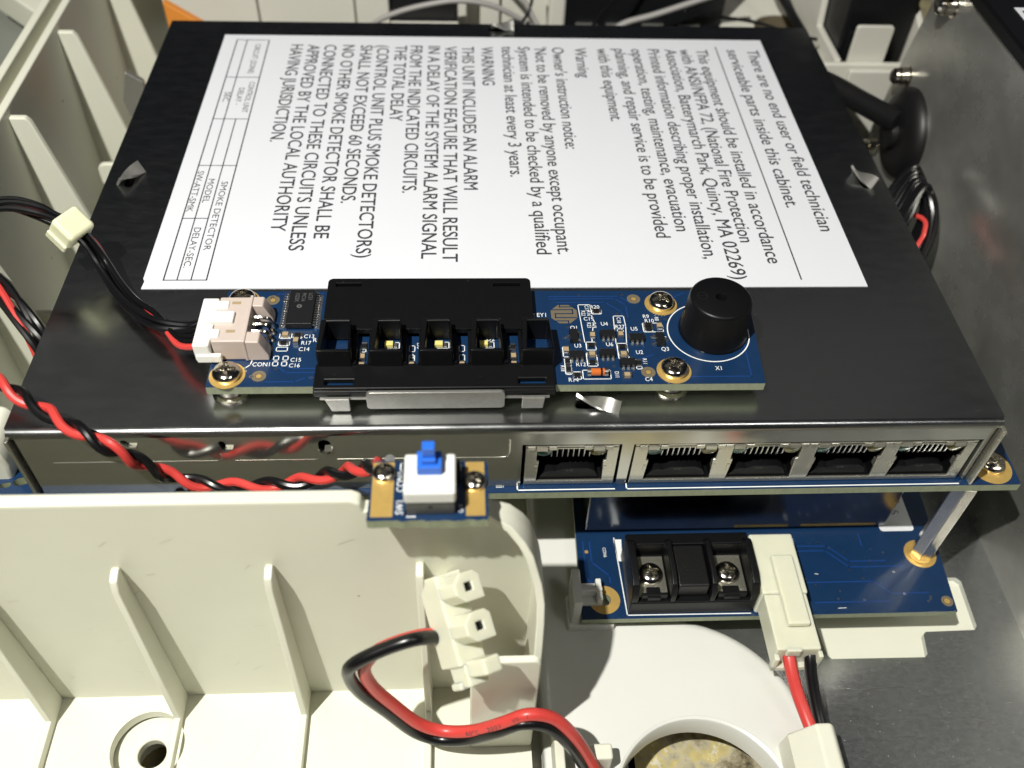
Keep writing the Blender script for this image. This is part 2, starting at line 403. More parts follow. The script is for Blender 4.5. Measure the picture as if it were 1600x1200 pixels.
part('pocket_plate', B().prism(rrect(80.8, 92.6, -52, -15.2, 1.4), 'xz', -37, -35.6), 'white', hs, bevel=.4)
# left wall with double lip
part('left_wall', B().box(-31.2, -29, -60, 260, -62, 2.3), 'white', hs, bevel=.4)
part('left_lip', B().box(-36.5, -34.2, -60, 260, -12, 2.6), 'white', hs, bevel=.4)
part('lip_groove', B().box(-34.3, -31.1, -60, 260, -8, -4), 'white', hs)
part('outer_panel', B().box(-150, -36.6, -60, 320, -34, -26), 'panel_grey', hs, bevel=.5)
part('outer_shelf', B().prism([(-37.0, 164.2), (-38.6, 165), (-70, 196), (-70, 320), (-36.6, 320)], 'xy', -22, -12), 'white', hs, bevel=.8)
for y in (56, 98, 140, 182):
    part('side_rib', B().prism([(-29.2, .3), (-25.2, .3), (-24.2, -.8), (-13.2, -60), (-29.2, -60)], 'xz', y, y + 1.8), 'white', hs, bevel=.4)
for y, x0, x1, zt in ((61, -24.5, -8, -29.5), (61, -24, -18, -52), (121, -22.5, -8, -29)):
    part('guide_tab', B().prism(rrect(x0, x1, -60, zt, 2.2), 'xz', y, y + 1.6), 'white', hs, bevel=.4)
part('corner_clip', B().prism([(-13, -22), (-13, -7.5), (-6.6, -8.2), (-5.4, -9.6), (-4.7, -14), (-5.2, -18), (-7, -20)], 'xz', 3.4, 14), 'white', hs, bevel=.9)

# ================================================================== ROUND BEZEL with the hole
bz = thing('round_bezel', 'glossy white plastic bezel with rounded corner and big round hole showing granite', 'plastic bezel', (122, -40, -57))
oc = (122.0, -37.4); ro = 26.9
arc = [(oc[0] + ro * math.cos(math.radians(a)), oc[1] + ro * math.sin(math.radians(a))) for a in range(0, 91, 5)]
outl = [(95, -110), (148.9, -110)] + arc + [(113, -10.5), (113, 26), (95, 26)]
part('bezel_body', B().rounded(outl, [circ(124.7, -49.6, 17.3, 64)], -57.4, -51.2, 2.4), 'white_cool', bz, sharp=60)
part('hole_rim', B().lathe([(16.6, -57.5), (16.6, -52.0), (16.9, -51.4), (17.4, -51.15), (17.9, -51.3), (17.9, -57.5)], (124.7, -49.6, 0), seg=72, cap0=False, cap1=False), 'white_cool', bz)
for cx, cy, r in ((111.3, -14.5, 3.7), (137.9, -25.2, 3.7), (99.5, -24.5, 3.6)): part('moulding_mark', B().ring((cx, cy), r, .10, -51.17, 40), 'white_cool', bz)
part('fin', B().prism([(-35.2, -51), (-35.2, -44.2), (-36.6, -43.4), (-52, -43.4), (-52, -51)], 'yz', 96.3, 98.2), 'white', bz, bevel=.4)
part('fin', B().prism([(88, -54), (97, -54), (97, -44.5), (95.9, -44.0)], 'xz', -45.5, -44), 'white', bz, bevel=.3)
b = B().box(102.6, 107.2, -42.6, -39.6, -52, -44.2); part('hook', b, 'white', bz, bevel=.5)
b = B().prism([(140.6, -52), (141.2, -45.8), (145.4, -41.0), (148.2, -41.0), (149.0, -42.0), (150.8, -52)], 'xz', -60, -38.2); part('cable_clip', b, 'white', bz, bevel=.5)
part('cable_slot', B().prism([(142.2, -50.5), (142.9, -46.6), (145.6, -44.4), (145.6, -50.5)], 'xz', -46, -38.4), 'white_cool', bz, bevel=.3)
# clip that holds the power board
b = B().box(102.2, 104.0, -12.6, -4.6, -53, -40.6); b.box(103.8, 108.6, -10.6, -5.6, -45.9, -44.9); b.box(103.8, 108.6, -8.8, -7.9, -45, -42.4); b.box(107.4, 108.6, -10.6, -5.6, -45, -43.0)
part('snap_clip', b, 'white_cool', bz, bevel=.25)
part('clip_foot', B().box(101.6, 111.4, -13.4, -6, -52, -49.2), 'white_cool', bz, bevel=.5)

# ================================================================== METAL CHASSIS: floor plate + right side wall
ch = thing('metal_chassis', 'bare zinc sheet metal chassis with L-shaped cutout and upright right wall', 'metal chassis', (190, 20, -57))
cut = [(158.9, -18.1), (158.0, -17), (156.6, 0), (157.5, 1), (193.2, 1), (194.2, 0), (193.6, -11.2), (192.8, -12.1), (181.6, -12.3), (180.9, -12.9), (180.2, -17.5), (179.4, -18.2)]
part('floor_plate', B().plate([(112, -110), (203, -110), (203, 190), (-20, 190), (-20, 30), (112, 30)], [cut[::-1], circ(124.7, -49.6, 18.5, 48)], 'xy', -59, -57.5), 'plate', ch)
part('side_wall', B().prism([(-110, -59), (128.5, -59), (134, -24), (131.5, -5), (126, 19.3), (123.5, 28.4), (-110, 28.4)], 'yz', 203, 204.4), 'side', ch)
b = B().prism([(-110, -12), (10, -57.5), (-110, -57.5)], 'yz', 202.0, 202.9)
b.bm.free()
for y, z in ((115.4, 22.8), (124.5, -1.6), (127.7, -26.4)):
    bb = B().lathe([(0, 4.6), (1.5, 4.5), (2.1, 3.9), (2.1, 3.0), (1.6, 2.6), (2.3, 2.4), (2.3, 0.2), (2.9, 0.1), (2.9, 0)], (203, y, z), (-1, 0, 0), 20)
    part('bolt', bb, 'chrome', ch)
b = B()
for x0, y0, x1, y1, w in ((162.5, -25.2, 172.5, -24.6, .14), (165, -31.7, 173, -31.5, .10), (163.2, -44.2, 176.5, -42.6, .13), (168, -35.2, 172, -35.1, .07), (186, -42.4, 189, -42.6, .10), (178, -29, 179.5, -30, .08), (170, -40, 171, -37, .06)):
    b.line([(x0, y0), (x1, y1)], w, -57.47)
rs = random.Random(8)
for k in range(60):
    x, y = (rs.gauss(185, 4), rs.gauss(-32, 3)) if k < 34 else (rs.uniform(155, 200), rs.uniform(-48, -20)); L = rs.uniform(.6, 3.6) if k < 34 else rs.uniform(.3, 1.6); a = rs.gauss(.12, .10)  # the tight cluster paints glare streaks, the scattered rest are real scratches
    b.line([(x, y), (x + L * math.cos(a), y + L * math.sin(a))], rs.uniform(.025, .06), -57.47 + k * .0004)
part('scratch_and_glare', b, 'tin', ch, kind='stuff')
# black cover plate on the side wall, with printed label corner
bc = thing('black_cover', 'flat black cover on top of the right metal wall with a white label corner', 'cover plate', (215, 60, 28.5))
part('cover_plate', B().box(203.2, 270, -110, 200, 28.5, 30.2), 'black_rear', bc, bevel=.3)
part('cover_edge', B().box(202.2, 203.5, -110, 123, 27.6, 30.4), 'black', bc, bevel=.3)
lb = part('printed_label', B().box(208.6, 240, 60, 99.5, 30.2, 30.3), 'label', bc)
part('label_frame', B().rect(210, 238, 62, 97.6, .5, 30.34), 'ink', lb)

# ================================================================== STEEL ENCLOSURE
en = thing('steel_enclosure', 'dark brushed steel box with large white warning label on its lid', 'metal enclosure', (90, 74, -17.4))
WX, D, H = 180.0, 148.0, 17.4
def slot(cx, cy, l, w, ang):
    pts = []
    for sgn in (1, -1):
        for k in range(7):
            a = math.radians(-90 + 180 * k / 6); x = sgn * (l / 2 - w / 2 + w / 2 * math.cos(a)); y = sgn * w / 2 * math.sin(a); pts.append((x, y))
    ca, sa = math.cos(ang), math.sin(ang)
    return [(cx + x * ca - y * sa, cy + x * sa + y * ca) for x, y in pts]
tabs = [(5.4, 74.2, 90), (174.9, 74.5, 90), (92.1, 144.9, 0), (104.5, 5.5, 0)]
holes = [slot(x, y, 8.4 if a == 0 else 6.4, 2.0, math.radians(a)) for x, y, a in tabs]
part('lid', B().plate([(0, 1.4), (WX, 1.4), (WX, D), (0, D)], holes, 'xy', -1.0, 0), 'steel', en)
# front wall with rolled fold and jack openings
b = B()
arc = [(1.4 - 1.4 * math.sin(math.radians(a)), -1.4 + 1.4 * math.cos(math.radians(a))) for a in range(0, 91, 15)]
arci = [(1.4 - .5 * math.sin(math.radians(a)), -1.4 + .5 * math.cos(math.radians(a))) for a in range(0, 91, 15)]
b.prism(arc + arci[::-1], 'yz', .3, WX - .3)
part('front_fold', b, 'steel', en, sharp=60)
wall = [(1.6, -H), (1.6, -1.4), (WX - 1.6, -1.4), (WX - 1.6, -H), (178.4, -H), (177.6, -H + .6), (177.4, -4.7), (111.4, -4.9), (111.2, -H + 1.0), (110.8, -H), (109.7, -H), (109.3, -H + 1), (109.2, -4.8), (90.8, -4.7), (90.8, -H)]
fh = [slot(20.6, -3.2, 2.8, 1.1, 2.2), slot(37.2, -4.2, 3.4, 1.1, 1.75), slot(55.1, -4.6, 4.2, 2.3, 1.57)]
part('front_wall', B().plate(wall, fh, 'xz', 0, 1.0), 'steel_front', en)
b = B()
for x0, x1 in ((6.3, 35.4), (38.6, 53.2)):
    part('embossed_bead', B().tube([(x0, .2, -8.3), (x1, .2, -8.3)], .30, 8, 4), 'steel_plain', en)
b.tube([(57, .15, -8.3), (80, .15, -8.3), (87.2, .15, -8.3), (88.1, .15, -7.6), (88.4, .15, -6.6), (88.4, .15, -3.0)], .30, 8, 5)
b2_ = B(); b2_.tube([(35.4, .15, -8.3), (36.3, .15, -7.6), (36.3, .15, -6.2)], .22, 8, 4); part('embossed_bead', b2_, 'steel_plain', en)
b2_ = B(); b2_.tube([(53.2, .15, -8.3), (53.9, .15, -7.6), (53.9, .15, -5.4)], .22, 8, 4); part('embossed_bead', b2_, 'steel_plain', en)
part('embossed_bead', b, 'steel_plain', en)
for x, z in ((20.9, -3.5), (37.6, -4.4), (55.1, -5.2)): part('lance_tab', B().box(x - .1, x + 1.3, -.5, 1, z - .25, z + .15), 'steel_plain', en)
part('side_wall', B().box(0, .9, 1.2, D, -H, -1), 'steel', en)
part('side_wall', B().box(WX - .9, WX, 1.2, D, -H, -1), 'steel', en)
part('rear_wall', B().box(.9, WX - .9, D - 1, D, -H, -1), 'steel', en)
# corner return flanges seen edge-on at both front corners
part('corner_flange', B().prism([(.25, -.9), (.95, -.9), (1.0, -H), (.3, -H)], 'xz', -1.1, 1.3), 'steel_plain', en, bevel=.15)
part('corner_flange', B().prism([(WX - .95, -.9), (WX - .2, -.9), (WX - .3, -H), (WX - 1.0, -H)], 'xz', -1.3, 1.3), 'steel_plain', en, bevel=.15)
# twisted lance tabs pushed up through the lid slots
def twist(cx, cy, ang, L, tw, lift, width):
    b = B(); n = 14; prev = None; ca, sa = math.cos(ang), math.sin(ang)
    for i in range(n + 1):
        t = i / n - .5; a = tw * t; ux = t * L
        rows = []
        for sgn, th in ((-1, -.3), (1, -.3), (1, .3), (-1, .3)):
            y = sgn * width / 2 * math.cos(a) - th * math.sin(a); z = sgn * width / 2 * math.sin(a) + th * math.cos(a) + lift
            rows.append(b.bm.verts.new((cx + ux * ca - y * sa, cy + ux * sa + y * ca, z)))
        if prev:
            for k in range(4): b._f([prev[k], prev[(k + 1) % 4], rows[(k + 1) % 4], rows[k]])
        else: b._f(rows[::-1])
        prev = rows
    b._f(prev); return b
part('twisted_tab', twist(5.4, 74.4, math.radians(58), 7.0, 1.9, 1.1, 3.0), 'clipmetal', en)
part('twisted_tab', twist(174.8, 74.4, math.radians(122), 7.0, 2.0, 1.1, 3.0), 'clipmetal', en)
part('twisted_tab', twist(92.1, 144.9, math.radians(5), 6.4, 2.0, 1.0, 2.8), 'clipmetal', en)
part('twisted_tab', twist(104.7, 5.3, math.radians(-20), 8.2, 2.3, .9, 2.6), 'clipmetal', en, label='bright twisted tab at the front edge')
# label
lab = part('warning_label', B().prism([(15.9, 140.1), (164.8, 140.1), (164.8, 37.2), (15.7, 37.2), (15.9, 39.4), (15.5, 40.2)], 'xy', .02, .14), 'label', en)
b = B(); z = .17; U = (0, -1, 0); V = (1, 0, 0)
rows = [('There are no end user or field technician', 161.2, 134.4, 55.3), ('serviceable parts inside this cabinet.', 155.6, 134.4, 63.7),
 ('This equipment should be installed in accordance', 146.9, 134.4, 44.5), ('with ANSI/NFPA 72, (National Fire Protection', 142.3, 134.4, 51.5),
 ('Association, Batterymarch Park, Quincy, MA 02269)', 138.2, 134.4, 39.5), ('Printed information describing proper installation,', 133.4, 134.4, 46.0),
 ('operation, testing, maintenance, evacuation', 128.8, 134.4, 55.3), ('planning, and repair service is to be provided', 124.1, 134.4, 53.1),
 ('with this equipment.', 119.3, 134.5, 98.6), ('Warning', 113.1, 134.7, 119.3), ("Owner's instruction notice:", 106.9, 134.8, 86.6),
 ("'Not to be removed by anyone except occupant.", 102.1, 134.9, 47.6), ('System is intended to be checked by a qualified', 97.6, 135.0, 47.6),
 ('technician at least every 3 years.', 93.1, 135.1, 75.2), ('WARNING', 87.5, 134.7, 115.1), ('THIS UNIT INCLUDES AN ALARM', 82.3, 134.8, 70.2),
 ('VERIFICATION FEATURE THAT WILL RESULT', 77.6, 134.8, 45.2), ('IN A DELAY OF THE SYSTEM ALARM SIGNAL', 73.1, 134.9, 46.2),
 ('FROM THE INDICATED CIRCUITS.', 68.3, 135, 69.0), ('THE TOTAL DELAY', 64.1, 135, 98.1), ('(CONTROL UNIT PLUS SMOKE DETECTORS)', 59.3, 135, 46.6),
 ('SHALL NOT EXCEED 60 SECONDS.', 54.8, 135, 65.2), ('NO OTHER SMOKE DETECTOR SHALL BE', 50.0, 135, 52.9), ('CONNECTED TO THESE CIRCUITS UNLESS', 45.1, 135, 48.9),
 ('APPROVED BY THE LOCAL AUTHORITY', 40.6, 135, 55.3), ('HAVING JURISDICTION.', 36.1, 135, 89.0)]
for t, x, y0, y1 in rows:
    for du, dv, dz in ((0, 0, 0), (-.11, .06, .004)): b.text(t, (x - 1.62 + dv, y0 + du + .05, z + dz), U, V, 3.4, y0 - y1)
b.line([(151.2, 136.0), (151.2, 39.4)], .32, z)
for x in (19.6, 28.2): b.line([(x, 137.3), (x, 39.7)], .3, z)
b.line([(22.3, 137.3), (22.3, 39.7)], .26, z)
b.line([(25.1, 98.6), (25.1, 39.7)], .26, z)
for y in (137.3, 39.7, 118, 98.6, 79.2, 59.7): b.line([(19.6, y), (25.1 if y == 59.7 else 28.2, y)], .26, z)
for t, x, y0, y1 in (('CIRCUIT (ZONE)', 24.9, 135, 120), ('CONTROL UNIT', 26.0, 115.8, 101.5), ('DELAY -', 23.8, 112.8, 105), ('SEC.', 20.6, 110.8, 106),
                     ('SMOKE DETECTOR', 25.9, 73, 49), ('MODEL', 22.8, 74, 65.2), ('SW-ATT-SMK', 19.9, 77, 62), ('DELAY-SEC.', 22.8, 56.5, 43.5)):
    b.text(t, (x, y0, z), U, V, 1.5, y0 - y1)
part('printed_text', b, 'ink', lab)

# ================================================================== MAIN CIRCUIT BOARD under the enclosure
mb = thing('main_circuit_board', 'wide blue circuit board under the steel box with row of network jacks', 'circuit board', (90, 60, -19.4))
mz = -17.5
def pcb(name, outl, holes, zt, th, parent):
    b = B(); b.mi = 0; b.plate(outl, holes, 'xy', zt - .12, zt); b.mi = 1; b.plate(outl, holes, 'xy', zt - th, zt - .122)
    return part(name, b, ['pcb', 'pcb_edge'], parent, bevel=0)
pcb('board', [(-12, -1.7), (189.8, -1.3), (190.0, 10), (184, 20), (178, 24), (178, 146), (3, 146), (3, 14), (-12, 13)], [slot(-3.3, 2.9, 3.4, 1.9, .25), slot(-6.2, 2, 2, 1.2, .2)], mz, 2.0, mb)
b = B()
b.line([(111.4, -4 + 4.3), (111.4, -1.0), (177.2, -.9)], .25, mz + .03); b.line([(90.3, 1), (90.3, -.95), (109.0, -.95)], .25, mz + .03)
b.text('0201', (86.2, -.3, mz + .03), (1, 0, 0), (0, 1, 0), .7)
part('silkscreen', b, 'silk', mb)
b = B().plate([(185.2 + 4.0 * math.cos(a) * (1.05 if math.cos(a) > 0 else 1.0), 3.0 + 4.2 * math.sin(a)) for a in [k * math.pi / 16 for k in range(32)]], [], 'xy', mz + .01, mz + .06)
part('gold_pad', b, 'gold', mb)
inst('screw', SCREW, mb, (185.4, 3.3, mz + .07), .4, 1.05)
# network jacks: a single one and a ganged block of four
def jack_block(x0, x1, openings):
    b = B(); zt, zb = -5.2, -17.3; yf = .25
    hl = [[(a + .2, -16.3), (a + .5, -10.2), (a, -10), (a, -6.4), (c, -6.4), (c, -10), (c - .5, -10.2), (c - .2, -16.3)] for a, c in openings]
    b.plate([(x0, zb), (x1, zb), (x1, zt), (x0, zt)], hl, 'xz', yf, yf + .45)
    b.box(x0, x0 + .4, yf + .45, 14, zb, zt); b.box(x1 - .4, x1, yf + .45, 14, zb, zt); b.box(x0 + .4, x1 - .4, yf + .45, 14, zt - .4, zt)
    sh = part('network_jack', b, 'steel_plain', mb, bevel=.08)
    b = B()
    b.mi = 0; b.box(x0 + .1, x1 - .1, yf - .04, yf + .3, zt - .02, zt + .5); b.box(x0 + .05, x1 - .05, yf - .05, yf, zt - .75, zt - .62)  # black strips stand in for shade in the gaps behind the springs
    b.mi = 1
    for a, c in openings:
        for xa, xb, d in ((a - 1.7, a - .4, .25), (a - .1, a + 1.9, .5), (a + 2.2, a + 3.6, .25), (c - 4.4, c - 3.0, .25), (c - 2.7, c - .7, .5), (c - .4, c + .9, .25)):
            b.prism([(yf, zt - .15), (yf - d, zt - .3), (yf - d - .1, zt - 1.05), (yf + .1, zt - 1.3), (yf + .3, zt - 1.0), (yf + .3, zt - .15)], 'yz', xa, xb)
        b.box(a - .3, a + .25, yf - .12, yf + 1.4, -13.4, -11.6); b.box(c - .25, c + .3, yf - .12, yf + 1.4, -13.4, -11.6)
    part('ground_spring', b, ['black', 'steel_plain'], sh, kind='stuff')
    b = B()
    for a, c in openings:
        b.box(a + .1, c - .1, 11, 11.3, -16.6, -6.2); b.box(a - .2, a + .12, yf + .46, 11, -16.6, -6.2); b.box(c - .12, c + .2, yf + .46, 11, -16.6, -6.2)
        b.box(a, c, yf + .46, 11, -6.4, -6.1)
        b.prism([(a + .5, -16.4), (a + 1.9, -14.3), (a + 3.0, -13.9), (a + 4.0, -14.1), (a + 5.4, -13.3), (c - 3.0, -13.3), (c - 1.6, -14.2), (c - .7, -16.4)], 'xz', yf + .7, 10.8)
        b.box(a, c, yf + .3, 10.8, -16.75, -16.35)
    part('jack_insert', b, 'black', sh)
    for a, c in openings:
        b = B()
        m = (a + c) / 2
        for k in range(8):
            x = m + (k - 3.6) * 1.02; b.tube([(x, yf + .75, -6.4), (x, yf + .85, -8.6), (x, yf + 1.3, -10.2), (x, yf + 3.5, -11.2)], .15, 6, 4)
        part('contact_row', b, 'tin', sh, kind='stuff')
        for (xx, mm) in ((a + 1.3, 'led_green'), (c - 1.6, 'led_amber')):
            bb = B().lathe([(1.7, 0), (1.7, .25), (1.1, .5), (0, .6)], (xx, yf + .7, -7.3), (0, -1, 0), 20)
            part('indicator_lens', bb, mm, sh, label=('green indicator lens' if mm == 'led_green' else 'amber indicator lens'))
        b = B()
        b.text('0 ITE', (m - .6, yf + .69, -14.2), (1, 0, 0), (0, 0, 1), .55)
        part('moulded_mark', b, 'chip_mark', sh)
jack_block(91.5, 108.8, [(93.6, 106.7)])
jack_block(111.8, 176.9, [(114.3, 127.6), (130.4, 143.4), (146.4, 159.4), (162.2, 175.0)])
# hexagonal standoff with brass foot between the boards
b = B().lathe([(2.45, -45.5), (2.45, -19.6)], (180.6, .7, 0), seg=6); so = part('standoff', b, 'chrome', mb, bevel=.15)

# ================================================================== POWER BOARD below
pz = -46.0
pb = thing('power_board', 'lower blue circuit board carrying a black screw terminal block', 'circuit board', (145, 10, pz - 1.7))
pcb('board', [(104.2, -13.5), (183.8, -13.5), (185.9, 15), (187, 60), (105.8, 60)], [circ(109.3, -9.1, 1.3, 20)], pz, 1.7, pb)
b = B(); b.line([(113.0, 6.0), (113.7, -12.75), (139.6, -12.9)], .22, pz + .03)
b.prism([(112.8, 5.6), (114.6, 5.6), (114.2, 0.0), (113.3, .2)], 'xy', pz + .02, pz + .03)
b.text('CON6', (110.2, 3.6, pz + .03), (.03, -1, 0), (1, .03, 0), .75); b.text('CON7', (152.3, 5.2, pz + .03), (0, -1, 0), (1, 0, 0), .7)
b.text('~', (155.6, -4.4, pz + .03), (1, 0, 0), (0, 1, 0), 1.2); b.line([(158.5, -12.2), (160.2, -12.15)], .12, pz + .03)
part('silkscreen', b, 'silk', pb, kind='stuff')
b = B()
for pl in ([(152, 3), (160, 3), (164, -1), (172, -1)], [(152, 1.8), (159.4, 1.8), (163.6, -2.4), (176, -2.4)], [(153, -6), (168, -6), (171, -9), (179, -9)], [(106, 5), (106, -4), (107.5, -5.5)], [(107.5, 5), (107.5, 0), (111, -3.4), (111, -5)], [(154, -10.8), (170, -10.8)], [(168, 3), (168, 6)]): b.line(pl, .28, pz + .02)
part('copper_trace', b, 'pcb_trace', pb, kind='stuff')
b = B(); rq = random.Random(9)
for k in range(22): b.ring((rq.uniform(152, 182), rq.uniform(-12, 6)), .22, .1, pz + .03, 10)
part('via_row', b, 'tin', pb, kind='stuff')
part('gold_pad', B().plate(circ(109.3, -9.1, 3.3, 36), [circ(109.3, -9.1, 1.35, 20)], 'xy', pz + .01, pz + .05), 'gold', pb)
part('gold_pad', B().lathe([(3.5, 0), (3.5, .12), (2.8, .2), (2.8, .5), (0, .5)], (180.4, .5, pz + .01), seg=32), 'gold', pb)
for q, r in (((182.4, -11.1), .62), ((106.6, 2.6), .42)): part('via', B().disc(q, r, pz + .04), 'gold', pb)
b = B(); b.ring((182.4, -11.1), .95, .6, pz + .035); part('via_ring', b, 'dull_pad', pb)
part('paper_sticker', B().prism(rrect(173.4, 181.2, 6.5, 26, .8), 'xy', pz + .02, pz + .1), 'label', pb)
b = B(); b.text('S', (177.2, 11.6, pz + .13), (.3, -1, 0), (1, .3, 0), 1.8); b.text('P', (178.4, 14.6, pz + .13), (.3, -1, 0), (1, .3, 0), 1.8); b.text('1', (174.8, 11.4, pz + .13), (.3, -1, 0), (1, .3, 0), 1.8)
part('sticker_text', b, 'ink', pb)
b = B().box(106.6, 174.6, 7.6, 55, pz + .5, -22)
part('shield_can', b, 'can', pb, bevel=.5)
for x0, x1 in ((140, 152), (155, 172)): part('shield_slot', B().box(x0, x1, 7.45, 7.6, pz + 1.2, pz + 1.8), 'gold', pb)
# terminal block
tb = B(); tb.box(113.9, 139.9, -12.6, 1.6, pz + .05, pz + 4.6); tb.box(113.9, 139.9, -1.2, 1.6, pz + 4.5, pz + 8.6)
tbo = part('terminal_block', tb, 'black', pb, bevel=.35)
wallp = [(-12.4, pz + 4.4), (-12.4, pz + 7.2), (-11.2, pz + 9.4), (-9, pz + 10.2), (-1.2, pz + 10.2), (-.4, pz + 9.4), (-.4, pz + 4.4)]
for x0, x1 in ((113.8, 115.4), (121.9, 123.1), (130.1, 131.3), (138.4, 140.0)): part('barrier_wall', B().prism(wallp, 'yz', x0, x1), 'black', tbo, bevel=.3)
part('middle_block', B().box(123.3, 129.9, -11.2, -1.4, pz + 4.5, pz + 8.8), 'black_rough', tbo, bevel=.5)
for x0, x1 in ((115.6, 121.7), (131.5, 138.2)): part('clamp_plate', B().box(x0, x1, -11.4, -2, pz + 4.5, pz + 5.4), 'steel_plain', tbo, bevel=.2)
for x0, x1 in ((116, 121.4), (131.8, 137.8)):
    b = B(); b.box(x0, x1, -11.9, -11.2, pz + 4.4, pz + 6.6); b.box(x0 + 1.2, x1 - 1.4, -12.2, -9.6, pz + 4.5, pz + 6.0)
    part('clamp_lip', b, 'black', tbo, bevel=.2)
for x in (118.5, 134.6): inst('terminal_screw', SCREW, tbo, (x, -6.6, pz + 5.4), random.random(), 1.02)
# white header on the board
part('white_header', B().box(140.2, 149.6, -13.0, 1.2, pz + .05, pz + 8.4), 'nylon', pb, bevel=.5)

# ================================================================== INDICATOR BOARD on top of the enclosure
ib = thing('indicator_board', 'small blue circuit board with five-window black shroud and black buzzer on the lid', 'circuit board', (85, 19, 0))
iz = 4.2
pcb('board', [(34.5, 6.9), (135.2, 6.7), (136.9, 31.6), (34.6, 31.8)], [], iz, 1.9, ib)
for x, y in ((37.9, 28.9), (37.9, 9.6), (119.0, 27.7), (118.8, 9.9)):
    part('gold_pad', B().lathe([(3.2, 0), (3.2, .07), (0, .07)], (x, y, iz + .01), seg=36), 'gold', ib)
    inst('screw', SCREW, ib, (x, y, iz + .09), random.random() * 1.5, 1.04)
    part('spacer', B().lathe([(3.4, 0), (3.4, .4), (2.7, .6), (2.7, 2.2)], (x, y, .02), seg=28), 'chrome', ib)
for x, y in ((43.5, 29.3), (43.5, 9.4), (113.8, 29.2), (114.0, 9.6)):
    b = B(); b.mi = 0; b.ring((x, y), .95, .75, iz + .03, 24); b.mi = 1; b.disc((x, y), .5, iz + .034, 16); part('fiducial', b, ['dull_pad', 'gold'], ib)
b = B(); rr = random.Random(3)
for k in range(46):
    x = rr.choice([rr.uniform(39, 53), rr.uniform(97, 134)]); y = rr.uniform(7.4, 31.2)
    b.ring((x, y), .26, .12, iz + .03, 10)
part('via', b, 'tin', ib, kind='stuff')
b = B()
for pl in ([(46, 12.2), (48.2, 10.2), (54, 10.2)], [(47, 12.6), (49, 11.2), (54, 11.2)], [(45, 8), (50, 8), (52, 9), (54, 9)], [(53, 31), (44, 31)], [(97, 29.3), (110, 29.3), (112, 27.5), (112, 24)], [(97, 30), (111, 30), (113, 28)],
           [(98.5, 28.3), (108, 28.3), (111, 25.5), (111, 21)], [(114, 20), (114, 15.5), (112, 14)], [(115.5, 14), (111.5, 12.4)], [(121, 8.4), (133, 8.4), (133.5, 24)], [(121.5, 29.4), (124, 31)], [(40, 14), (44.5, 14), (45, 13)]):
    b.line(pl, .2, iz + .02)
part('copper_trace', b, 'pcb_trace', ib, kind='stuff')
s = B(); zs = iz + .035; X1 = (1, 0, 0); Y1 = (0, 1, 0)
s.ring((127.0, 19.9), 7.8, .22, zs, 64)
s.text('X1', (126.6, 10.0, zs), X1, Y1, 1.0)
s.text('CON1', (42.0, 11.8, zs), X1, Y1, 1.05, 3.1); s.text('C13', (50.5, 18.9, zs), X1, Y1, 1.0); s.text('R17', (50.2, 17.2, zs), X1, Y1, 1.0); s.text('C14', (49.9, 15.6, zs), X1, Y1, 1.0)
s.text('C15', (48.7, 12.9, zs), X1, Y1, 1.0); s.text('C16', (48.6, 11.5, zs), X1, Y1, 1.0); s.text('R1', (52.3, 17.9, zs), X1, Y1, 1.1); s.text('C12', (53.0, 16.9, zs), (0, -1, 0), X1, .9)
s.line([(36.0, 13.0), (36.0, 11.4), (40.8, 11.4), (41.6, 12.2), (41.8, 13.2)], .18, zs)
s.text('KEY1', (93.6, 24.3, zs), X1, Y1, 1.1)
def smdbox(x0, x1, y0, y1): s.rect(x0, x1, y0, y1, .16, zs)
for q in ((46.0, 48.2, 18.9, 20.2), (48.5, 50.2, 18.9, 20.2), (46.0, 48.0, 17.0, 18.1), (45.8, 47.8, 15.6, 16.6), (45.6, 46.5, 13.3, 14.3), (47.3, 48.2, 13.3, 14.3), (45.6, 46.5, 11.9, 12.9), (47.2, 48.1, 11.9, 12.9),
          (103.2, 105.0, 15.3, 17.4), (103.0, 104.9, 11.2, 14.6), (109.0, 110.9, 13.0, 17.0), (112.0, 113.0, 10.4, 12.8), (101.9, 107.0, 8.0, 10.2), (100.1, 101.6, 8.0, 9.8), (98.8, 99.9, 9.2, 13.2), (98.7, 99.8, 13.6, 16.2), (105.1, 107.0, 25.0, 26.2),
          (114.6, 118.4, 20.0, 22.4)): smdbox(*q)
s.line([(105.0, 24.6), (105.4, 22.6), (105.0, 21.6), (104.4, 17.5)], .16, zs); s.line([(105.0, 27.6), (102.6, 27.6), (103.0, 17.4)], .16, zs); s.line([(105.0, 27.6), (105.0, 26.2)], .16, zs)
s.line([(109.2, 24.4), (108.9, 17.0)], .16, zs); s.line([(109.2, 24.4), (111.2, 24.4), (111.3, 21.6), (110.9, 17.0)], .16, zs)
for t, x, y in (('Q1', 100.6, 20.8), ('U4', 106.6, 21.8), ('U5', 112.2, 20.4), ('U6', 107.0, 16.3), ('U2', 112.4, 14.2), ('U3', 101.0, 16.0), ('R9', 115.0, 23.8), ('R10', 115.2, 22.6), ('R12', 100.9, 11.2), ('R14', 99.2, 7.4), ('C4', 113.2, 7.4), ('Q3', 117.3, 15.0),
                ('C19', 103.4, 23.2), ('R20', 105.0, 26.5), ('R27', 109.3, 21.0), ('C5', 109.5, 20.0), ('C', 118.0, 17.8)): s.text(t, (x, y, zs), X1, Y1, 1.0)
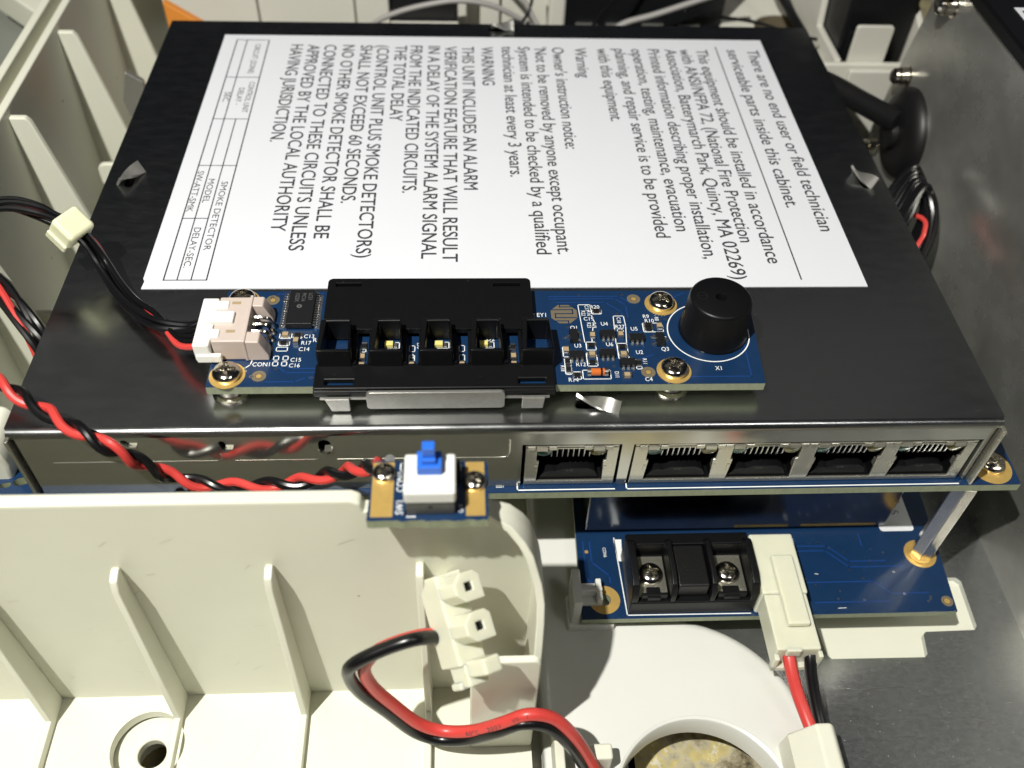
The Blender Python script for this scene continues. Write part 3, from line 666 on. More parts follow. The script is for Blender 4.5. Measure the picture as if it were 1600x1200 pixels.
for t, x, y in (('C17', 103.9, 27.4), ('R22', 103.1, 25.9), ('R16', 104.2, 25.9), ('R23', 103.9, 22.6), ('R19', 104.9, 22.6), ('C18', 109.8, 24.0), ('R8', 117.2, 24.0), ('R11', 113.4, 13.0), ('D11', 107.8, 9.8), ('R18', 98.0, 11.4)): s.text(t, (x, y, zs), (0, -1, 0), X1, .8)
for t, x, y in (('R24', 62.9, 19.6), ('R25', 62.9, 15.4), ('TL1', 62.9, 11.9), ('L18', 71.6, 17.4), ('C8', 70.3, 14.6)): s.text(t, (x, y, zs), (0, -1, 0), X1, .85)
s.text('D2', (84.6, 17.9, zs), X1, Y1, 1.1); s.text('R2', (88.7, 16.4, zs), (0, -1, 0), X1, .8)
for x in (61.2, 70.2, 79.4, 88.9):
    for y in (10.7, 12.8, 15.2): s.rect(x, x + 1.0, y, y + 1.5, .14, zs)
part('silkscreen', s, 'silk', ib, kind='stuff')
# sensing pad
b = B(); b.plate([(99.7 + 2.75 * math.cos(a), 25.0 + 2.75 * math.sin(a)) for a in [math.radians(22.5 + 45 * k) for k in range(8)]], [], 'xy', iz + .01, iz + .045)
part('touch_pad', b, 'dull_pad', ib)
b = B(); b.line([(97.4, 26.2), (101.4, 26.2), (101.4, 25.1), (98.0, 25.1), (98.0, 24.0), (102.0, 24.0)], .24, iz + .06); b.line([(99.0, 27.8), (99.0, 27.0), (101.9, 27.0)], .24, iz + .06); b.line([(97.6, 23.1), (100.4, 23.1), (100.4, 22.3)], .24, iz + .06)
part('pad_gap', b, 'pcb', ib)
# surface-mount parts
def smd(L, Wd, h, bodymat):
    b = B(); b.mi = 0; b.box(-L / 2 + .3, L / 2 - .3, -Wd / 2, Wd / 2, 0, h); b.mi = 1; b.box(-L / 2, -L / 2 + .32, -Wd / 2 - .02, Wd / 2 + .02, 0, h + .03); b.box(L / 2 - .32, L / 2, -Wd / 2 - .02, Wd / 2 + .02, 0, h + .03)
    return mesh_of('smd', b, [bodymat, 'tin'])
CAP, RES = smd(1.7, .9, .7, 'ceramic'), smd(1.7, .9, .45, 'resistor')
for nm, me, x, y, r in (('capacitor', CAP, 47.1, 19.5, 0), ('resistor', RES, 49.4, 19.5, 0), ('resistor', RES, 47.0, 17.5, 0), ('capacitor', CAP, 49.2, 17.9, 1.57),
                        ('resistor', RES, 104.1, 16.4, 0), ('capacitor', CAP, 104.6, 18.8, 1.57), ('capacitor', CAP, 104.0, 13.9, 0), ('resistor', RES, 103.9, 12.0, 0), ('capacitor', CAP, 110.0, 19.0, 1.57), ('resistor', RES, 109.9, 15.9, 0), ('capacitor', CAP, 109.9, 13.9, 0),
                        ('resistor', RES, 112.5, 11.6, 1.57), ('capacitor', CAP, 109.9, 8.6, 0), ('resistor', RES, 106.0, 25.6, 0), ('resistor', RES, 115.6, 21.7, 0), ('resistor', RES, 115.6, 20.6, 0), ('capacitor', CAP, 117.7, 21.2, 1.57), ('capacitor', CAP, 99.3, 15.0, 1.57), ('resistor', RES, 99.3, 12.2, 1.57), ('resistor', RES, 99.3, 10.2, 1.57), ('resistor', RES, 100.8, 8.8, 0),
                        ('capacitor', CAP, 61.7, 13.6, 1.57), ('capacitor', CAP, 61.7, 11.4, 1.57), ('resistor', RES, 61.9, 16.4, 1.57), ('capacitor', CAP, 70.7, 11.4, 1.57), ('capacitor', CAP, 79.9, 11.4, 1.57), ('capacitor', CAP, 89.4, 13.5, 1.57), ('capacitor', CAP, 89.4, 11.4, 1.57), ('resistor', RES, 89.4, 15.9, 1.57)):
    inst(nm, me, ib, (x, y, iz + .02), r)
def sot(nx):
    b = B(); b.mi = 0; b.box(-1.6, 1.6, -.85, .85, .15, 1.1, taper=.12); b.mi = 1
    for sgn in (-1, 1):
        xs = (-1.0, 0, 1.0) if nx == 3 else ((0,) if sgn > 0 else (-1.0, 1.0))
        for x in xs:
            b.box(x - .24, x + .24, *((-1.75, -1.25) if sgn < 0 else (1.25, 1.75)), 0, .14); b.box(x - .22, x + .22, *((-1.3, -.8) if sgn < 0 else (.8, 1.3)), .02, .6)
    return mesh_of('transistor', b, ['chip', 'tin'])
U6, Q3 = sot(3), sot(2)
for x, y in ((107.5, 19.0), (106.9, 14.0), (101.1, 13.6), (112.9, 18.0), (110.4, 11.6)): inst('small_chip', U6, ib, (x, y, iz + .02), .02, .93)
inst('transistor', Q3, ib, (101.0, 18.6, iz + .02), 1.57, .95); inst('transistor', Q3, ib, (117.3, 17.6, iz + .02), -1.57, .95)
b = B(); b.mi = 0; b.cyl((103.2, 9.0, iz + .85), .72, 2.6, (1, 0, 0), 18); b.mi = 1; b.cyl((102.6, 9.0, iz + .85), .8, .62, (1, 0, 0), 18); b.cyl((105.7, 9.0, iz + .85), .8, .7, (1, 0, 0), 18); b.mi = 2; b.cyl((105.0, 9.0, iz + .85), .735, .35, (1, 0, 0), 18)
part('diode', b, ['glass_diode', 'tin', 'black'], ib, label='orange glass diode')
# main chip with leads
b = B().box(46.9, 51.9, 21.2, 30.8, iz + .25, iz + 1.5, taper=.1); cp = part('microchip', b, 'chip', ib, bevel=.08)
b = B()
for k in range(14):
    y = 21.7 + k * .665
    for x, sg in ((46.9, -1), (51.9, 1)):
        b.box(min(x, x + sg * .5), max(x, x + sg * .5), y - .17, y + .17, iz + .65, iz + .85); b.box(min(x + sg * .4, x + sg * .6), max(x + sg * .4, x + sg * .6), y - .17, y + .17, iz + .06, iz + .8); b.box(min(x + sg * .5, x + sg * 1.25), max(x + sg * .5, x + sg * 1.25), y - .19, y + .19, iz + .02, iz + .2)
part('lead_row', b, 'tin', cp, kind='stuff')
b = B(); zc = iz + 1.53
for i, t in enumerate(('LC51', 'PIC16', '1523X')): b.text(t, (50.6 - i * 1.25, 29.6, zc), (0, -1, 0), X1, .8)
b.ring((49.1, 26.0), .35, .3, zc, 14)
part('chip_print', b, 'chip_mark', cp)
# wire header, beige pink
b = B(); b.box(35.2, 41.2, 13.4, 25.0, iz + .05, iz + 4.9)
hd = part('wire_header', b, 'pink', ib, bevel=.3)
b = B(); b.prism([(41.2, iz + .05), (45.0, iz + .05), (45.0, iz + 1.4), (43.6, iz + 4.8), (41.2, iz + 4.85)], 'xz', 13.2, 16.0); part('header_wing', b, 'pink', hd, bevel=.25)
b = B(); b.prism([(41.2, iz + .05), (44.6, iz + .05), (44.6, iz + 1.4), (43.2, iz + 4.8), (41.2, iz + 4.85)], 'xz', 22.6, 25.2); part('header_wing', b, 'pink', hd, bevel=.25)
b = B(); b.box(40.7, 41.3, 13.1, 25.3, iz + .05, iz + 5.1)
part('header_ridge', b, 'pink', hd, bevel=.2)
for y in (17.6, 19.4, 21.2):
    part('header_pin', B().tube([(41.2, y, iz + 3.2), (43.2, y, iz + 3.2), (44.3, y, iz + 2.8), (44.7, y, iz + 1.6), (44.8, y, iz)], .36, 6, 5), 'chrome', hd)
for y in (23.0, 15.6): part('header_recess', B().box(37.6, 39.2, y, y + .7, iz + 4.9, iz + 4.93), 'ceramic', hd)
# black light shroud with five windows
sh = part('light_shroud', B().plate(rrect(54.2, 93.4, 18.6, 32.6, 1.0), [[(55.7, 30.3), (55.7, 31.3), (60.7, 31.3), (60.7, 30.3)], [(86.1, 30.2), (86.1, 31.2), (91.4, 31.2), (91.4, 30.2)]], 'xy', iz + 1.4, iz + 2.6), 'black', ib, bevel=.35)
part('shroud_front', B().plate([(53.6, 5.1), (96.6, 5.1), (96.6, 11.2), (53.6, 11.2)], [[(55.6, 6.1), (55.6, 7.3), (60.6, 7.3), (60.6, 6.1)], [(90.0, 6.1), (90.0, 7.3), (94.9, 7.3), (94.9, 6.1)]], 'xy', iz + .3, iz + 1.3), 'black', sh, bevel=.3)
part('shroud_skirt', B().box(53.5, 96.7, 5.0, 5.7, iz - .9, iz + .5), 'black', sh, bevel=.25)
for x0, x1, wl, wr in ((54.0, 60.2, 55.5, 58.9), (63.4, 69.3, 64.9, 68.2), (72.3, 78.4, 73.8, 77.2), (81.4, 87.4, 82.9, 86.2), (90.7, 96.5, 92.1, 95.4)):
    zt = 9.5
    b = B().plate([(x0, 10.4), (x1, 10.4), (x1 - .5, 18.7), (x0 + .3, 18.7)], [[(wl - .5, 11.1), (wr + .75, 11.1), (wr + .4, 18.0), (wl - .1, 18.0)]], 'xy', iz + .4, zt)
    part('light_window', b, 'black', sh, bevel=.3)
for x0, x1 in ((60.0, 60.8), (62.9, 63.6), (69.1, 69.8), (72.0, 72.5), (78.2, 79.0), (81.0, 81.6), (87.2, 88.2), (90.4, 90.9)): part('shroud_wall', B().box(x0, x1, 10.6, 22, iz + .3, iz + 1.9), 'black', sh)
for x in (66.6, 75.8, 84.2):
    b = B(); b.mi = 0; b.box(x - .95, x + .55, 16.2, 17.3, iz + .03, iz + .8); b.mi = 1; b.box(x + .75, x + 1.3, 16.2, 17.3, iz + .03, iz + .3); part('led', b, ['led', 'tin'], ib)
    s = B(); s.line([(x - .4, 16.0), (x + 1.7, 16.0), (x + 1.7, 17.6), (x + 1.0, 17.6)], .16, zs); part('led_outline', s, 'silk', ib)
# bare metal lip under the shroud
b = B(); b.prism(rrect(62.9, 87.5, .9, iz + 1, .8), 'xz', 4.2, 4.9); part('metal_lip', b, 'clipmetal', sh, bevel=.12)
b = B(); b.prism([(55.6, iz - .6), (59.9, iz - .6), (59.9, .5), (56.6, .5)], 'xz', 4.1, 4.8); part('metal_clip', b, 'clipmetal', sh, bevel=.1)
b = B(); b.prism([(90.6, iz - .6), (94.7, iz - .6), (94.4, .8), (90.6, .8)], 'xz', 4.1, 4.8); part('metal_clip', b, 'clipmetal', sh, bevel=.1)
part('metal_frame', B().box(54.6, 95.6, 5.0, 6.6, iz - 1.6, iz - 1.0), 'clipmetal', sh)
# buzzer
bu = B().lathe([(6.55, iz + .1), (6.6, iz + .5), (6.35, iz + 1.0), (5.85, 12.2), (5.65, 12.75), (5.3, 12.95), (1.05, 12.95), (.95, 12.8), (.95, 11.0), (0, 11.0)], (127.9, 20.3, 0), seg=56)
bz2 = part('buzzer', bu, 'black', ib, sharp=50)
b = B(); b.ring((124.4, 20.6), .95, .16, 12.98, 24); b.line([(123.6, 20.6), (125.2, 20.6)], .14, 12.98); part('polarity_mark', b, 'resistor', bz2)

# ================================================================== SWITCH BOARD
sw = thing('switch_board', 'tiny blue circuit board with gold side pads and blue plunger push switch', 'switch board', (75, -24, 14.3))
sz = 16.2
rg = random.Random(5)
outl = [(66.0, -29.7)] + [(66.0 + 17.5 * k / 24, -29.8 + rg.uniform(-.22, .12)) for k in range(1, 24)] + [(83.5, -29.9)] + [(83.6 + rg.uniform(-.16, .1), -29.9 + 10.4 * k / 12) for k in range(1, 12)] + [(83.4, -19.4), (66.5, -19.1)]
pcb('board', outl, [], sz, 1.9, sw)
part('gold_pad', B().box(66.5, 69.7, -29.2, -19.4, sz + .01, sz + .05), 'gold', sw); part('gold_pad', B().box(80.3, 83.1, -29.2, -19.5, sz + .01, sz + .05), 'gold', sw)
inst('screw', SCREW, sw, (68.2, -21.7, sz + .06), .5, .72); inst('screw', SCREW, sw, (81.6, -23.4, sz + .06), 1.0, .72)
b = B(); b.text('SW1', (71.2, -28.8, sz + .04), (0, 1, 0), (-1, 0, 0), 1.15); b.text('CON1', (71.2, -24.8, sz + .04), (0, 1, 0), (-1, 0, 0), 1.15); b.text('G19', (79.9, -28.6, sz + .04), (0, 1, 0), (-1, 0, 0), .7)
b.line([(72.6, -21), (70.6, -21), (70.6, -19.6), (72.6, -19.6)], .18, sz + .04); b.line([(71.6, -29.2), (71.6, -28), (71.6, -29.2), (73, -29.2)], .18, sz + .04); b.line([(77.6, -21), (79.6, -21), (79.6, -19.6), (77.6, -19.6)], .18, sz + .04)
part('silkscreen', b, 'silk', sw)
part('cable_socket', B().box(70.9, 79.5, -23.4, -19.9, sz + .05, sz + 1.2), 'black', sw, bevel=.15)
bs = part('switch_base', B().box(71.7, 78.7, -28.9, -22.2, sz + .05, sz + 3.0), 'switch_grey', sw, bevel=.15)
part('switch_body', B().box(71.5, 78.9, -29.1, -22.0, sz + 3.0, sz + 5.6), 'switch_white', sw, bevel=.45, seg=3)
part('base_hole', B().cyl((75.2, -28.93, sz + 1.9), .32, .3, (0, 1, 0), 14), 'black', bs)
pl = part('switch_plunger', B().box(73.4, 76.9, -26.0, -22.9, sz + 5.6, sz + 7.3), 'switch_blue', sw, bevel=.12)
part('plunger_key', B().box(74.2, 76.0, -24.9, -23.4, sz + 7.3, sz + 10.2), 'switch_blue', pl, bevel=.12)
part('plunger_step', B().box(74.1, 76.1, -25.4, -24.8, sz + 7.3, sz + 8.2), 'switch_blue', pl, bevel=.08)
part('post', B().box(68, 71, -24.5, -21, 11.5, 14.25), 'black', sw)

# ================================================================== TWISTED RED/BLACK CABLE
tw = thing('twisted_cable', 'twisted red and black wire pair lying across the front edge of the box', 'cable', (10, 3, 5))
path = spline([(-7.0, 8.1, 6.0), (-3.2, 8.1, 6.0), (1.0, 6.1, 6.0), (4.9, 3.3, 5.5), (9.5, 0.5, 5.0), (14.2, -2.6, 5.0), (17.4, -4.1, 4.5), (20.5, -5.5, 3.0), (22.7, -5.1, 0.0), (24.5, -4.5, -3.0), (26.4, -4.0, -6.0), (28.5, -3.3, -8.5), (32.4, -3.7, -10.0), (36.7, -4.0, -10.5), (41.1, -4.1, -10.5), (46.0, -4.2, -10.0), (51.5, -4.9, -8.0), (56.1, -5.9, -5.0), (60.3, -8.0, -1.0), (64.2, -11.1, 4.0), (68.5, -17.0, 12.5)], 12)
def helix(path, r, pitch, ph):
    out = []; L = 0; T0 = (path[1] - path[0]).normalized(); n = Vector((0, 0, 1)); n = (n - T0 * n.dot(T0)).normalized()
    for i, p in enumerate(path):
        if i: L += (p - path[i - 1]).length
        T = (path[min(i + 1, len(path) - 1)] - path[max(i - 1, 0)]).normalized(); n = (n - T * n.dot(T)).normalized(); bb = T.cross(n); a = ph + 2 * math.pi * L / pitch
        out.append(p + (n * math.cos(a) + bb * math.sin(a)) * r)
    return out
for nm, mt, ph in (('red_wire', 'wire_red', 2.2), ('black_wire', 'wire_black', 2.2 + math.pi)):
    part(nm, B().tube(None, .80, 10, path=helix(path, .82, 12.6, ph)), mt, tw)

# ================================================================== HARNESS plugged into the indicator board
hn = thing('wire_harness', 'black and red wires with pale nylon clip plugged into the beige header', 'wire harness', (5, 42, 10))
hp = [(-15.2, 41.4, 14.0), (-10.8, 43.5, 15.0), (-6.2, 44.1, 15.0), (-1.5, 43.4, 14.0), (1.8, 42.7, 12.5), (4.3, 42.2, 11.5), (6.6, 41.2, 9.0), (9.2, 38.8, 5.0), (12.7, 34.1, 2.8), (16.9, 29.1, 2.5), (22.4, 24.0, 3.5), (27.5, 20.9, 5.0), (31.9, 19.0, 7.0)]
rn = random.Random(11)
for i in range(6):
    a = i * math.pi / 3 + 3.4; pts = []
    for k, p in enumerate(hp):
        q = a + k * .35; w = 1.25 if 3 < k < 7 else 1.6
        pts.append((p[0] + w * .35 * math.cos(q), p[1] + w * (math.sin(q)), p[2] + w * .5 * math.cos(q) + .5) if i else (p[0] + (.9 if k > 5 else .2), p[1] + (.7 if k > 5 else 0), p[2] - .3))
    pts[-1] = (32.3, 14.6 + i * 1.5, 6.6); pts[-2] = (28.0 + .2 * i, 17.0 + i * 1.05, 4.6); pts[-3] = (pts[-3][0], pts[-3][1] - (.9 if i == 0 else 0), pts[-3][2])
    part('red_wire' if i == 0 else 'black_wire', B().tube(pts, .60, 8, 8), 'wire_red' if i == 0 else 'wire_black', hn)
T = Matrix.Translation((4.3, 42.3, 11.6)) @ Matrix.Rotation(math.radians(-32), 4, 'Z') @ Matrix.Rotation(math.radians(38), 4, 'Y')
b = B().box(-2.7, 2.7, -3.1, 3.1, -2.4, 2.4, T); part('nylon_clip', b, 'nylon_clip', hn, bevel=.9, seg=4)
b = B().box(-2.4, 2.4, -3.6, -2.9, -3.4, -1.2, T); part('clip_hinge', b, 'nylon_clip', hn, bevel=.3)
b = B(); b.box(32.0, 35.0, 12.6, 25.0, iz + .5, iz + 4.7); b.box(34.8, 36.6, 14.2, 16.4, iz + 4.0, iz + 5.25); b.box(34.8, 37.2, 21.6, 23.8, iz + 4.0, iz + 5.25)
pgo = part('plug', b, 'plug_white', hn, bevel=.35)
b = B(); b.box(33.4, 38.6, 17.8, 20.6, iz + 4.4, iz + 5.6); part('plug_latch', b, 'plug_white', pgo, bevel=.2)
part('plug_key', B().box(32.4, 36.8, 12.2, 13.0, iz + .6, iz + 2.4), 'plug_white', pgo, bevel=.2)
h2 = thing('wire_harness', 'black and red wires dipping under the left edge of the steel box', 'wire harness', (-15, 45, -14))
hp2 = [(-30.0, 59.2, -9.0), (-27.0, 56.2, -10.0), (-22.6, 52.1, -11.0), (-18.5, 48.6, -12.0), (-14.4, 44.1, -14.0), (-11.4, 40.6, -17.0), (-10.1, 38.3, -22.0), (-11.0, 37.2, -28.0)]
for i in range(5):
    a = i * 2 * math.pi / 5; pts = [(p[0] + 1.7 * math.cos(a + k * .4), p[1] + 1.7 * math.sin(a + k * .4), p[2] + .9 * math.sin(a + k * .4)) for k, p in enumerate(hp2)]
    part('red_wire' if i == 1 else 'black_wire', B().tube(pts, .8, 8, 8), 'wire_red' if i == 1 else 'wire_black', h2)

# ================================================================== LOOSE TWO-PIN CONNECTOR in the compartment
lc = thing('loose_connector', 'loose cream two-pin connector on red and black wires hanging in the white compartment', 'connector', (80, -33, -12))
F = Vector((.52, -.30, .80)).normalized(); Rw = Vector((.10, -.62, -.62)); Rw = (Rw - F * Rw.dot(F)).normalized(); Wd = F.cross(Rw).normalized()
MM = Matrix.Translation((79.2, -33.5, -6.6)) @ Matrix((( Rw.x, Wd.x, F.x, 0), (Rw.y, Wd.y, F.y, 0), (Rw.z, Wd.z, F.z, 0), (0, 0, 0, 1)))
def lbox(x0, x1, y0, y1, z0, z1): return B().box(x0, x1, y0, y1, z0, z1, MM)
part('housing', lbox(-7.6, 7.0, -2.6, 2.6, -5.6, .4), 'nylon', lc, bevel=.4)
for x in (-4.6, 1.6):
    b = B(); poly = [(x - 2.3, -1.0), (x - 2.3, 1.6), (x - 1.5, 2.5), (x + 2.3, 2.5), (x + 2.3, -1.0), (x + .9, -2.6), (x - .9, -2.6)]
    b.plate(poly, [[(x - .68, -.68), (x - .68, .68), (x + .68, .68), (x + .68, -.68)]], 'xy', .3, 5.2)
    for v in b.bm.verts: v.co = MM @ v.co
    so_ = part('barrel', b, 'nylon', lc, bevel=.2)
    part('contact', lbox(x - .66, x + .66, -.66, .66, 1.0, 4.6), 'chip', so_)
    part('contact_blade', lbox(x - .6, x + .35, -.55, -.1, 4.4, 5.0), 'chrome', so_); part('contact_blade', lbox(x - .5, x + .5, .2, .6, 4.4, 4.95), 'tin', so_)
b = lbox(6.8, 10.4, -1.9, 1.9, -4.2, .6); b.box(6.4, 9.0, -1.6, 1.6, .4, 5.6, MM); b.box(9.4, 10.6, -2.4, 2.4, -4.4, -1.4, MM); part('latch', b, 'nylon', lc, bevel=.35)
lead = [(78.2, -33.4, -13.0), (76.2, -34.0, -11.7), (72.3, -36.0, -8.2), (67.2, -37.0, -9.5), (63.6, -38.0, -11.5), (62.3, -38.0, -15.3), (63.4, -38.0, -21.8), (66.9, -38.0, -29.9), (71.1, -38.5, -37.4), (75.6, -39.0, -40.0), (80.8, -40.0, -37.8), (85.8, -41.0, -32.2), (90.2, -41.0, -28.8), (94.7, -41.0, -30.6), (98.4, -42.0, -35.5), (101.9, -43.0, -43.8), (104.9, -45.0, -51.0)]
rd, bk = [], []
for k, p in enumerate(lead):
    t = k / (len(lead) - 1)
    ox, oz = ((0.2, -.9) if t < .2 else ((1.35, .1) if t < .42 else (.45, 1.35)))
    if 0.24 < t < .34: ox, oz = 1.5, -.2
    rd.append((p[0] + ox * .85, p[1] + .9 * (1 if t < .3 else .4), p[2] + oz * .85)); bk.append((p[0] - ox * .75, p[1] - .3, p[2] - oz * .75))
wr = part('red_wire', B().tube(rd, 1.12, 12, 8), 'wire_red', lc); part('black_wire', B().tube(bk, 1.14, 12, 8), 'wire_black', lc)

P_ = spline(rd, 8); msg = '60\u00b0C  300V  VW-1'; n0 = int(len(P_) * .60); cum = 0; idx = n0; b = B(); nrm = Vector((-.1, -.62, .78))
for chx in msg:
    cum += .95
    while idx < len(P_) - 2 and (P_[idx] - P_[n0]).length < cum: idx += 1
    if chx == ' ': continue
    T_ = (P_[idx + 1] - P_[idx - 1]).normalized(); nn = (nrm - T_ * nrm.dot(T_)).normalized(); vv = nn.cross(T_)
    b.text(chx, P_[idx] + nn * 1.14 - vv * .4, T_, vv, .8, None if chx in '1-' else .66)
part('wire_print', b, 'ink', wr, kind='stuff')

# ================================================================== POWER LEAD plugged into the power board
pw = thing('power_lead', 'cream nylon plug with one red and one black wire in the lower board', 'power lead', (145, -18, -42))
b = B(); b.box(140.5, 149.3, -25.0, -12.9, pz + 1.8, pz + 8.0); pgb = part('plug', b, 'nylon', pw, bevel=.35)
part('latch_arm', B().box(143.4, 147.9, -20.5, -4.8, pz + 8.3, pz + 9.8), 'nylon', pgb, bevel=.4)
b = B(); b.box(140.3, 149.7, -26.2, -24.8, pz + 1.2, pz + 2.6); b.box(140.3, 141.3, -26.2, -24.8, pz + 1.2, pz + 6); b.box(148.8, 149.7, -26.2, -24.8, pz + 1.2, pz + 7.0); b.box(142.3, 145.2, -25.6, -24.8, pz + 6.2, pz + 8.4); part('plug_lip', b, 'nylon', pgb, bevel=.2)
part('red_wire', B().tube([(143.4, -22, -40.6), (143.5, -24.6, -41.0), (143.8, -27.5, -42.4), (144.7, -31.0, -44.6), (145.9, -35.0, -46.4), (147.0, -40.0, -47.6), (147.4, -48, -49.0), (147.4, -60, -49.5)], 1.28, 12, 8), 'wire_red', pw)
part('black_wire', B().tube([(148.0, -22, -41.0), (148.0, -24.6, -41.6), (148.0, -27.2, -43.4), (148.4, -30.6, -45.8), (149.0, -34.6, -48.0), (149.6, -39.0, -49.5), (150.4, -48, -51.0), (150.8, -60, -51.5)], 1.22, 12, 8), 'wire_black', pw)

# ================================================================== RIGHT: grommet, black cable, wire bundle
gc = thing('black_cable', 'thick black cable entering a round rubber grommet on the right metal wall', 'cable', (200, 114, -12))
part('grommet', B().lathe([(12.6, 0), (12.6, .6), (12.2, 1.6), (10.6, 2.9), (7.5, 3.8), (4.2, 4.0), (4.0, 5.6), (3.7, 5.8), (0, 5.8)], (203, 114.0, -13.0), (-1, 0, 0), 48), 'rubber', gc)
part('cable', B().tube([(199.5, 112.4, -8.6), (197.4, 117.5, -9.6), (193.3, 127.0, -11.0), (189.9, 134.5, -11.8), (186, 143.0, -13.3), (178, 160, -17)], 3.1, 16, 8), 'rubber', gc)
wbn = thing('wire_bundle', 'bundle of thin glossy black wires with one red beside the box on the right', 'wire bundle', (192, 80, -14))
rb = random.Random(21)
for i in range(24):
    u = rb.uniform(-1, 1); v = rb.uniform(-1, 1)
    tip = (196.0 + 1.2 * v, 86 + 5.5 * u, -6.5 + 1.4 * v - 2.2 * u); red = i == 23
    if red: pts = [(186, 62, -26), (190.8, 68, -20.6), (193.6, 71.6, -17.6), (195.4, 74.0, -15.4), (195.6, 78, -14.0), (190, 86, -17)]
    else: pts = [(183, 74 + 8 * u, -26), (187.5, 79 + 7 * u, -19 + v), (191.5, 83 + 6.4 * u, -12.8 + 1.2 * v), (195.0 + v, 86.5 + 5 * u, -8.8 + v), (197.4 + v, 86.5 + 4.4 * u, -9.8), (198.2 + .6 * v, 81.5 + 4 * u, -13.0 + v), (196 + v, 75 + 4 * u, -17.4 + v), (190 + v, 68 + 4 * u, -23.5), (184, 64, -30)]
    part('red_wire' if red else 'black_wire', B().tube(pts, .72 if not red else .62, 7, 6), 'wire_red' if red else 'wire_black', wbn)

# ================================================================== BEHIND THE BOX
rt = thing('rear_bin', 'white plastic bin behind the box at its right rear corner', 'plastic bin', (205, 165, -60))
part('front_wall', B().box(190, 224, 150, 152, -60, -12.5), 'white_back', rt, bevel=.5)
part('front_slope', B().prism([(196.5, -60), (224, -60), (217, -12.5), (196.5, -12.5)], 'xz', 146, 148), 'white_back', rt, bevel=.5)
part('tab', B().prism(rrect(197.4, 208.6, -14, -1.6, 1.0), 'xz', 152.2, 153.6), 'white_back', rt, bevel=.3)
part('left_wall', B().prism([(152, -60), (152, -12), (173, -12), (178, 14), (240, 14), (240, -60)], 'yz', 193.4, 195.4), 'white_back', rt, bevel=.4)
part('right_wall', B().prism([(152, -60), (152, -4), (200, 14), (240, 14), (240, -60)], 'yz', 217.0, 219), 'white_back', rt, bevel=.4)
bp = thing('black_block', 'black block standing inside the white rear bin', 'battery', (206, 170, -58))
part('case', B().box(195.6, 216.5, 158, 236, -58, 12), 'black_rear', bp, bevel=.8)
part('case_rib', B().box(198, 204, 157.4, 158.2, -30, -6), 'black_rear', bp, bevel=.3)
# low white bracket left of the bin with a round opening
br = thing('rear_bracket', 'white plastic bracket with round grey opening behind the rear right corner of the box', 'plastic bracket', (180, 180, -50))
part('plate', B().plate([(166, 168), (194.5, 153), (194.5, 250), (166, 250)], [circ(187, 185, 9.5, 32)], 'xy', -22, -19), 'white_back', br, bevel=.4)
part('cup', B().lathe([(9.4, -19.5), (9.4, -34), (0, -34)], (187, 185, 0), seg=32, cap0=False), 'dull_pad', br)
part('strut', B().box(184.5, 187, 153, 166, -26, -16), 'white_back', br, bevel=.3)
# white rear housing blocks
rh = thing('rear_housing', 'white plastic rear housing of several upright blocks behind the box', 'plastic panel', (50, 195, -50))
for x0, x1, y, zt in ((-16, 14.2, 193, 5), (14.9, 45.8, 192, 6), (46.5, 57.2, 190, 6), (86.8, 93.2, 188, 5), (93.8, 112.5, 190, 6)):
    part('block', B().box(x0, x1, y, y + 30, -62, zt), 'white_back', rh, bevel=.6)
part('ledge', B().box(57.2, 80, 186, 192, -62, -21.4), 'white_back', rh, bevel=.8)
part('post', B().box(79.6, 82.4, 184, 192, -62, 4), 'white_back', rh, bevel=.5); part('post', B().box(109, 114.4, 184, 190, -62, 6), 'white_back', rh, bevel=1.2)
part('channel', B().box(82.4, 86.8, 196, 200, -62, 4), 'white_back', rh)
b2 = thing('black_block', 'black block seen through the gap in the white rear panel', 'battery', (68, 200, -50)); part('case', B().box(57.4, 79.4, 192.5, 225, -60, 6), 'black_rear', b2, bevel=.8)
b3 = thing('black_block', 'wide black block standing behind the middle of the box', 'battery', (142, 195, -50)); part('case', B().box(114.8, 166.5, 186, 230, -60, 8), 'black_rear', b3, bevel=.8)
for x in (118, 128, 140, 152): part('edge_strip', B().box(x, x + 7, 184.8, 186.2, -19.6, -18.6), 'clipmetal', b3)
og = thing('orange_bracket', 'orange plastic piece behind the rear left corner of the box', 'bracket', (-2, 168, -30)); part('body', B().prism([(-7.9, -4.6), (3.2, -12), (3.2, -40), (-7.9, -40)], 'xz', 168, 171), 'orange', og, bevel=.4)
gw = thing('grey_cord', 'thin grey cord arching behind the top edge of the box', 'cord', (80, 178, -9))
part('cord', B().tube([(48, 176, -22), (53.1, 176, -14.8), (60.4, 176, -11.0), (70.5, 176, -8.2), (80.6, 176, -6.8), (90.6, 176, -8.4), (98.8, 176, -12.4), (106.0, 176, -17.0)], .9, 10, 8), 'wire_grey', gw)
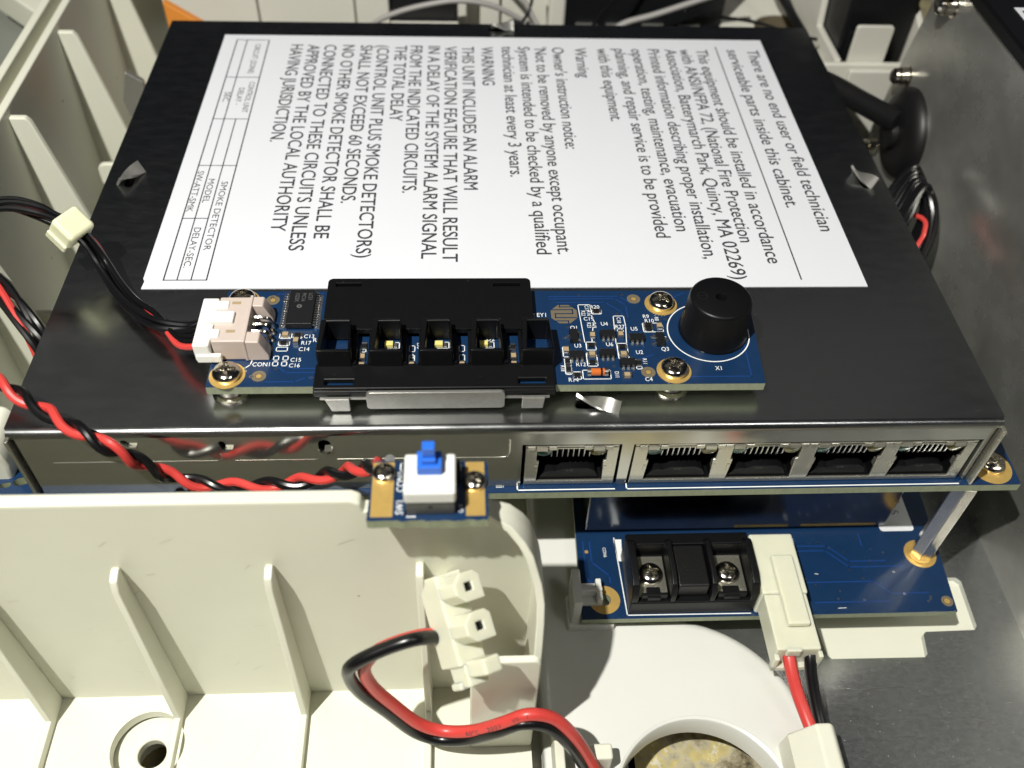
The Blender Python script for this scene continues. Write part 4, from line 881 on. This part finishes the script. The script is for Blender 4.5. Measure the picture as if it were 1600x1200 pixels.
gw2 = thing('grey_cord', 'grey braided cord slanting up in front of the wide black block', 'cord', (146, 178, -9))
part('cord', B().tube([(128, 178, -18), (133.0, 178, -14.4), (142.0, 178, -11.6), (153.7, 178, -7.3), (168, 178, -2)], 1.0, 10, 8), 'wire_grey', gw2)
bw = thing('black_wire', 'thin black wire crossing the white bracket behind the box', 'wire', (175, 176, -10))
part('wire', B().tube([(150, 172, -7), (161, 172, -9.0), (172, 170, -9.6), (184, 166, -11.4), (191, 164, -12)], .55, 8, 8), 'wire_black', bw)
bw2 = thing('black_wire', 'thin black wire curving down to a dark lump behind the rear twisted tab', 'wire', (98, 168, -12))
part('wire', B().tube([(102, 176, 2), (102.6, 176, -6), (100.5, 173, -10.5), (97, 168, -12)], .5, 8, 8), 'wire_black', bw2)
part('lump', B().lathe([(0, 5.0), (2.2, 4.4), (4.6, 2.2), (5.4, -2), (4.8, -10)], (97, 168, -14), seg=18), 'rubber', bw2)
sv = thing('small_bracket', 'small steel bracket on the white left rib beside the box', 'bracket', (-13, 138.6, -20))
part('body', B().prism([(-15.5, -24), (-16.2, -19), (-13.2, -10), (-9, -13), (-9, -24)], 'xz', 137.6, 139.6), 'clipmetal', sv, bevel=.4)

bw3 = thing('black_wire', 'thick black cable end drooping into the round opening of the rear bracket', 'wire', (186, 182, -12))
part('wire', B().tube([(180, 200, 2), (183, 190, -6), (187, 182, -12), (190.5, 174, -15.5), (191.5, 168, -18)], lambda t: 2.4 - 1.7 * t, 10, 8), 'wire_black', bw3)
bw4 = thing('black_wire', 'thin black wire running slanted across the front of the wide black block', 'wire', (122, 176, -12))
part('wire', B().tube([(134, 176, 4), (129, 175, -4), (124, 174, -10), (121, 172, -14)], .6, 8, 8), 'wire_black', bw4)
gw3 = thing('grey_cord', 'second grey cord dropping to the dark lump behind the rear tab', 'cord', (100, 176, -8))
part('cord', B().tube([(92, 179, 2), (97, 178, -3), (101, 176, -8), (105, 173, -14)], .8, 8, 8), 'wire_grey', gw3)

for o in list(bpy.data.objects):
    if 'org' in o: del o['org']
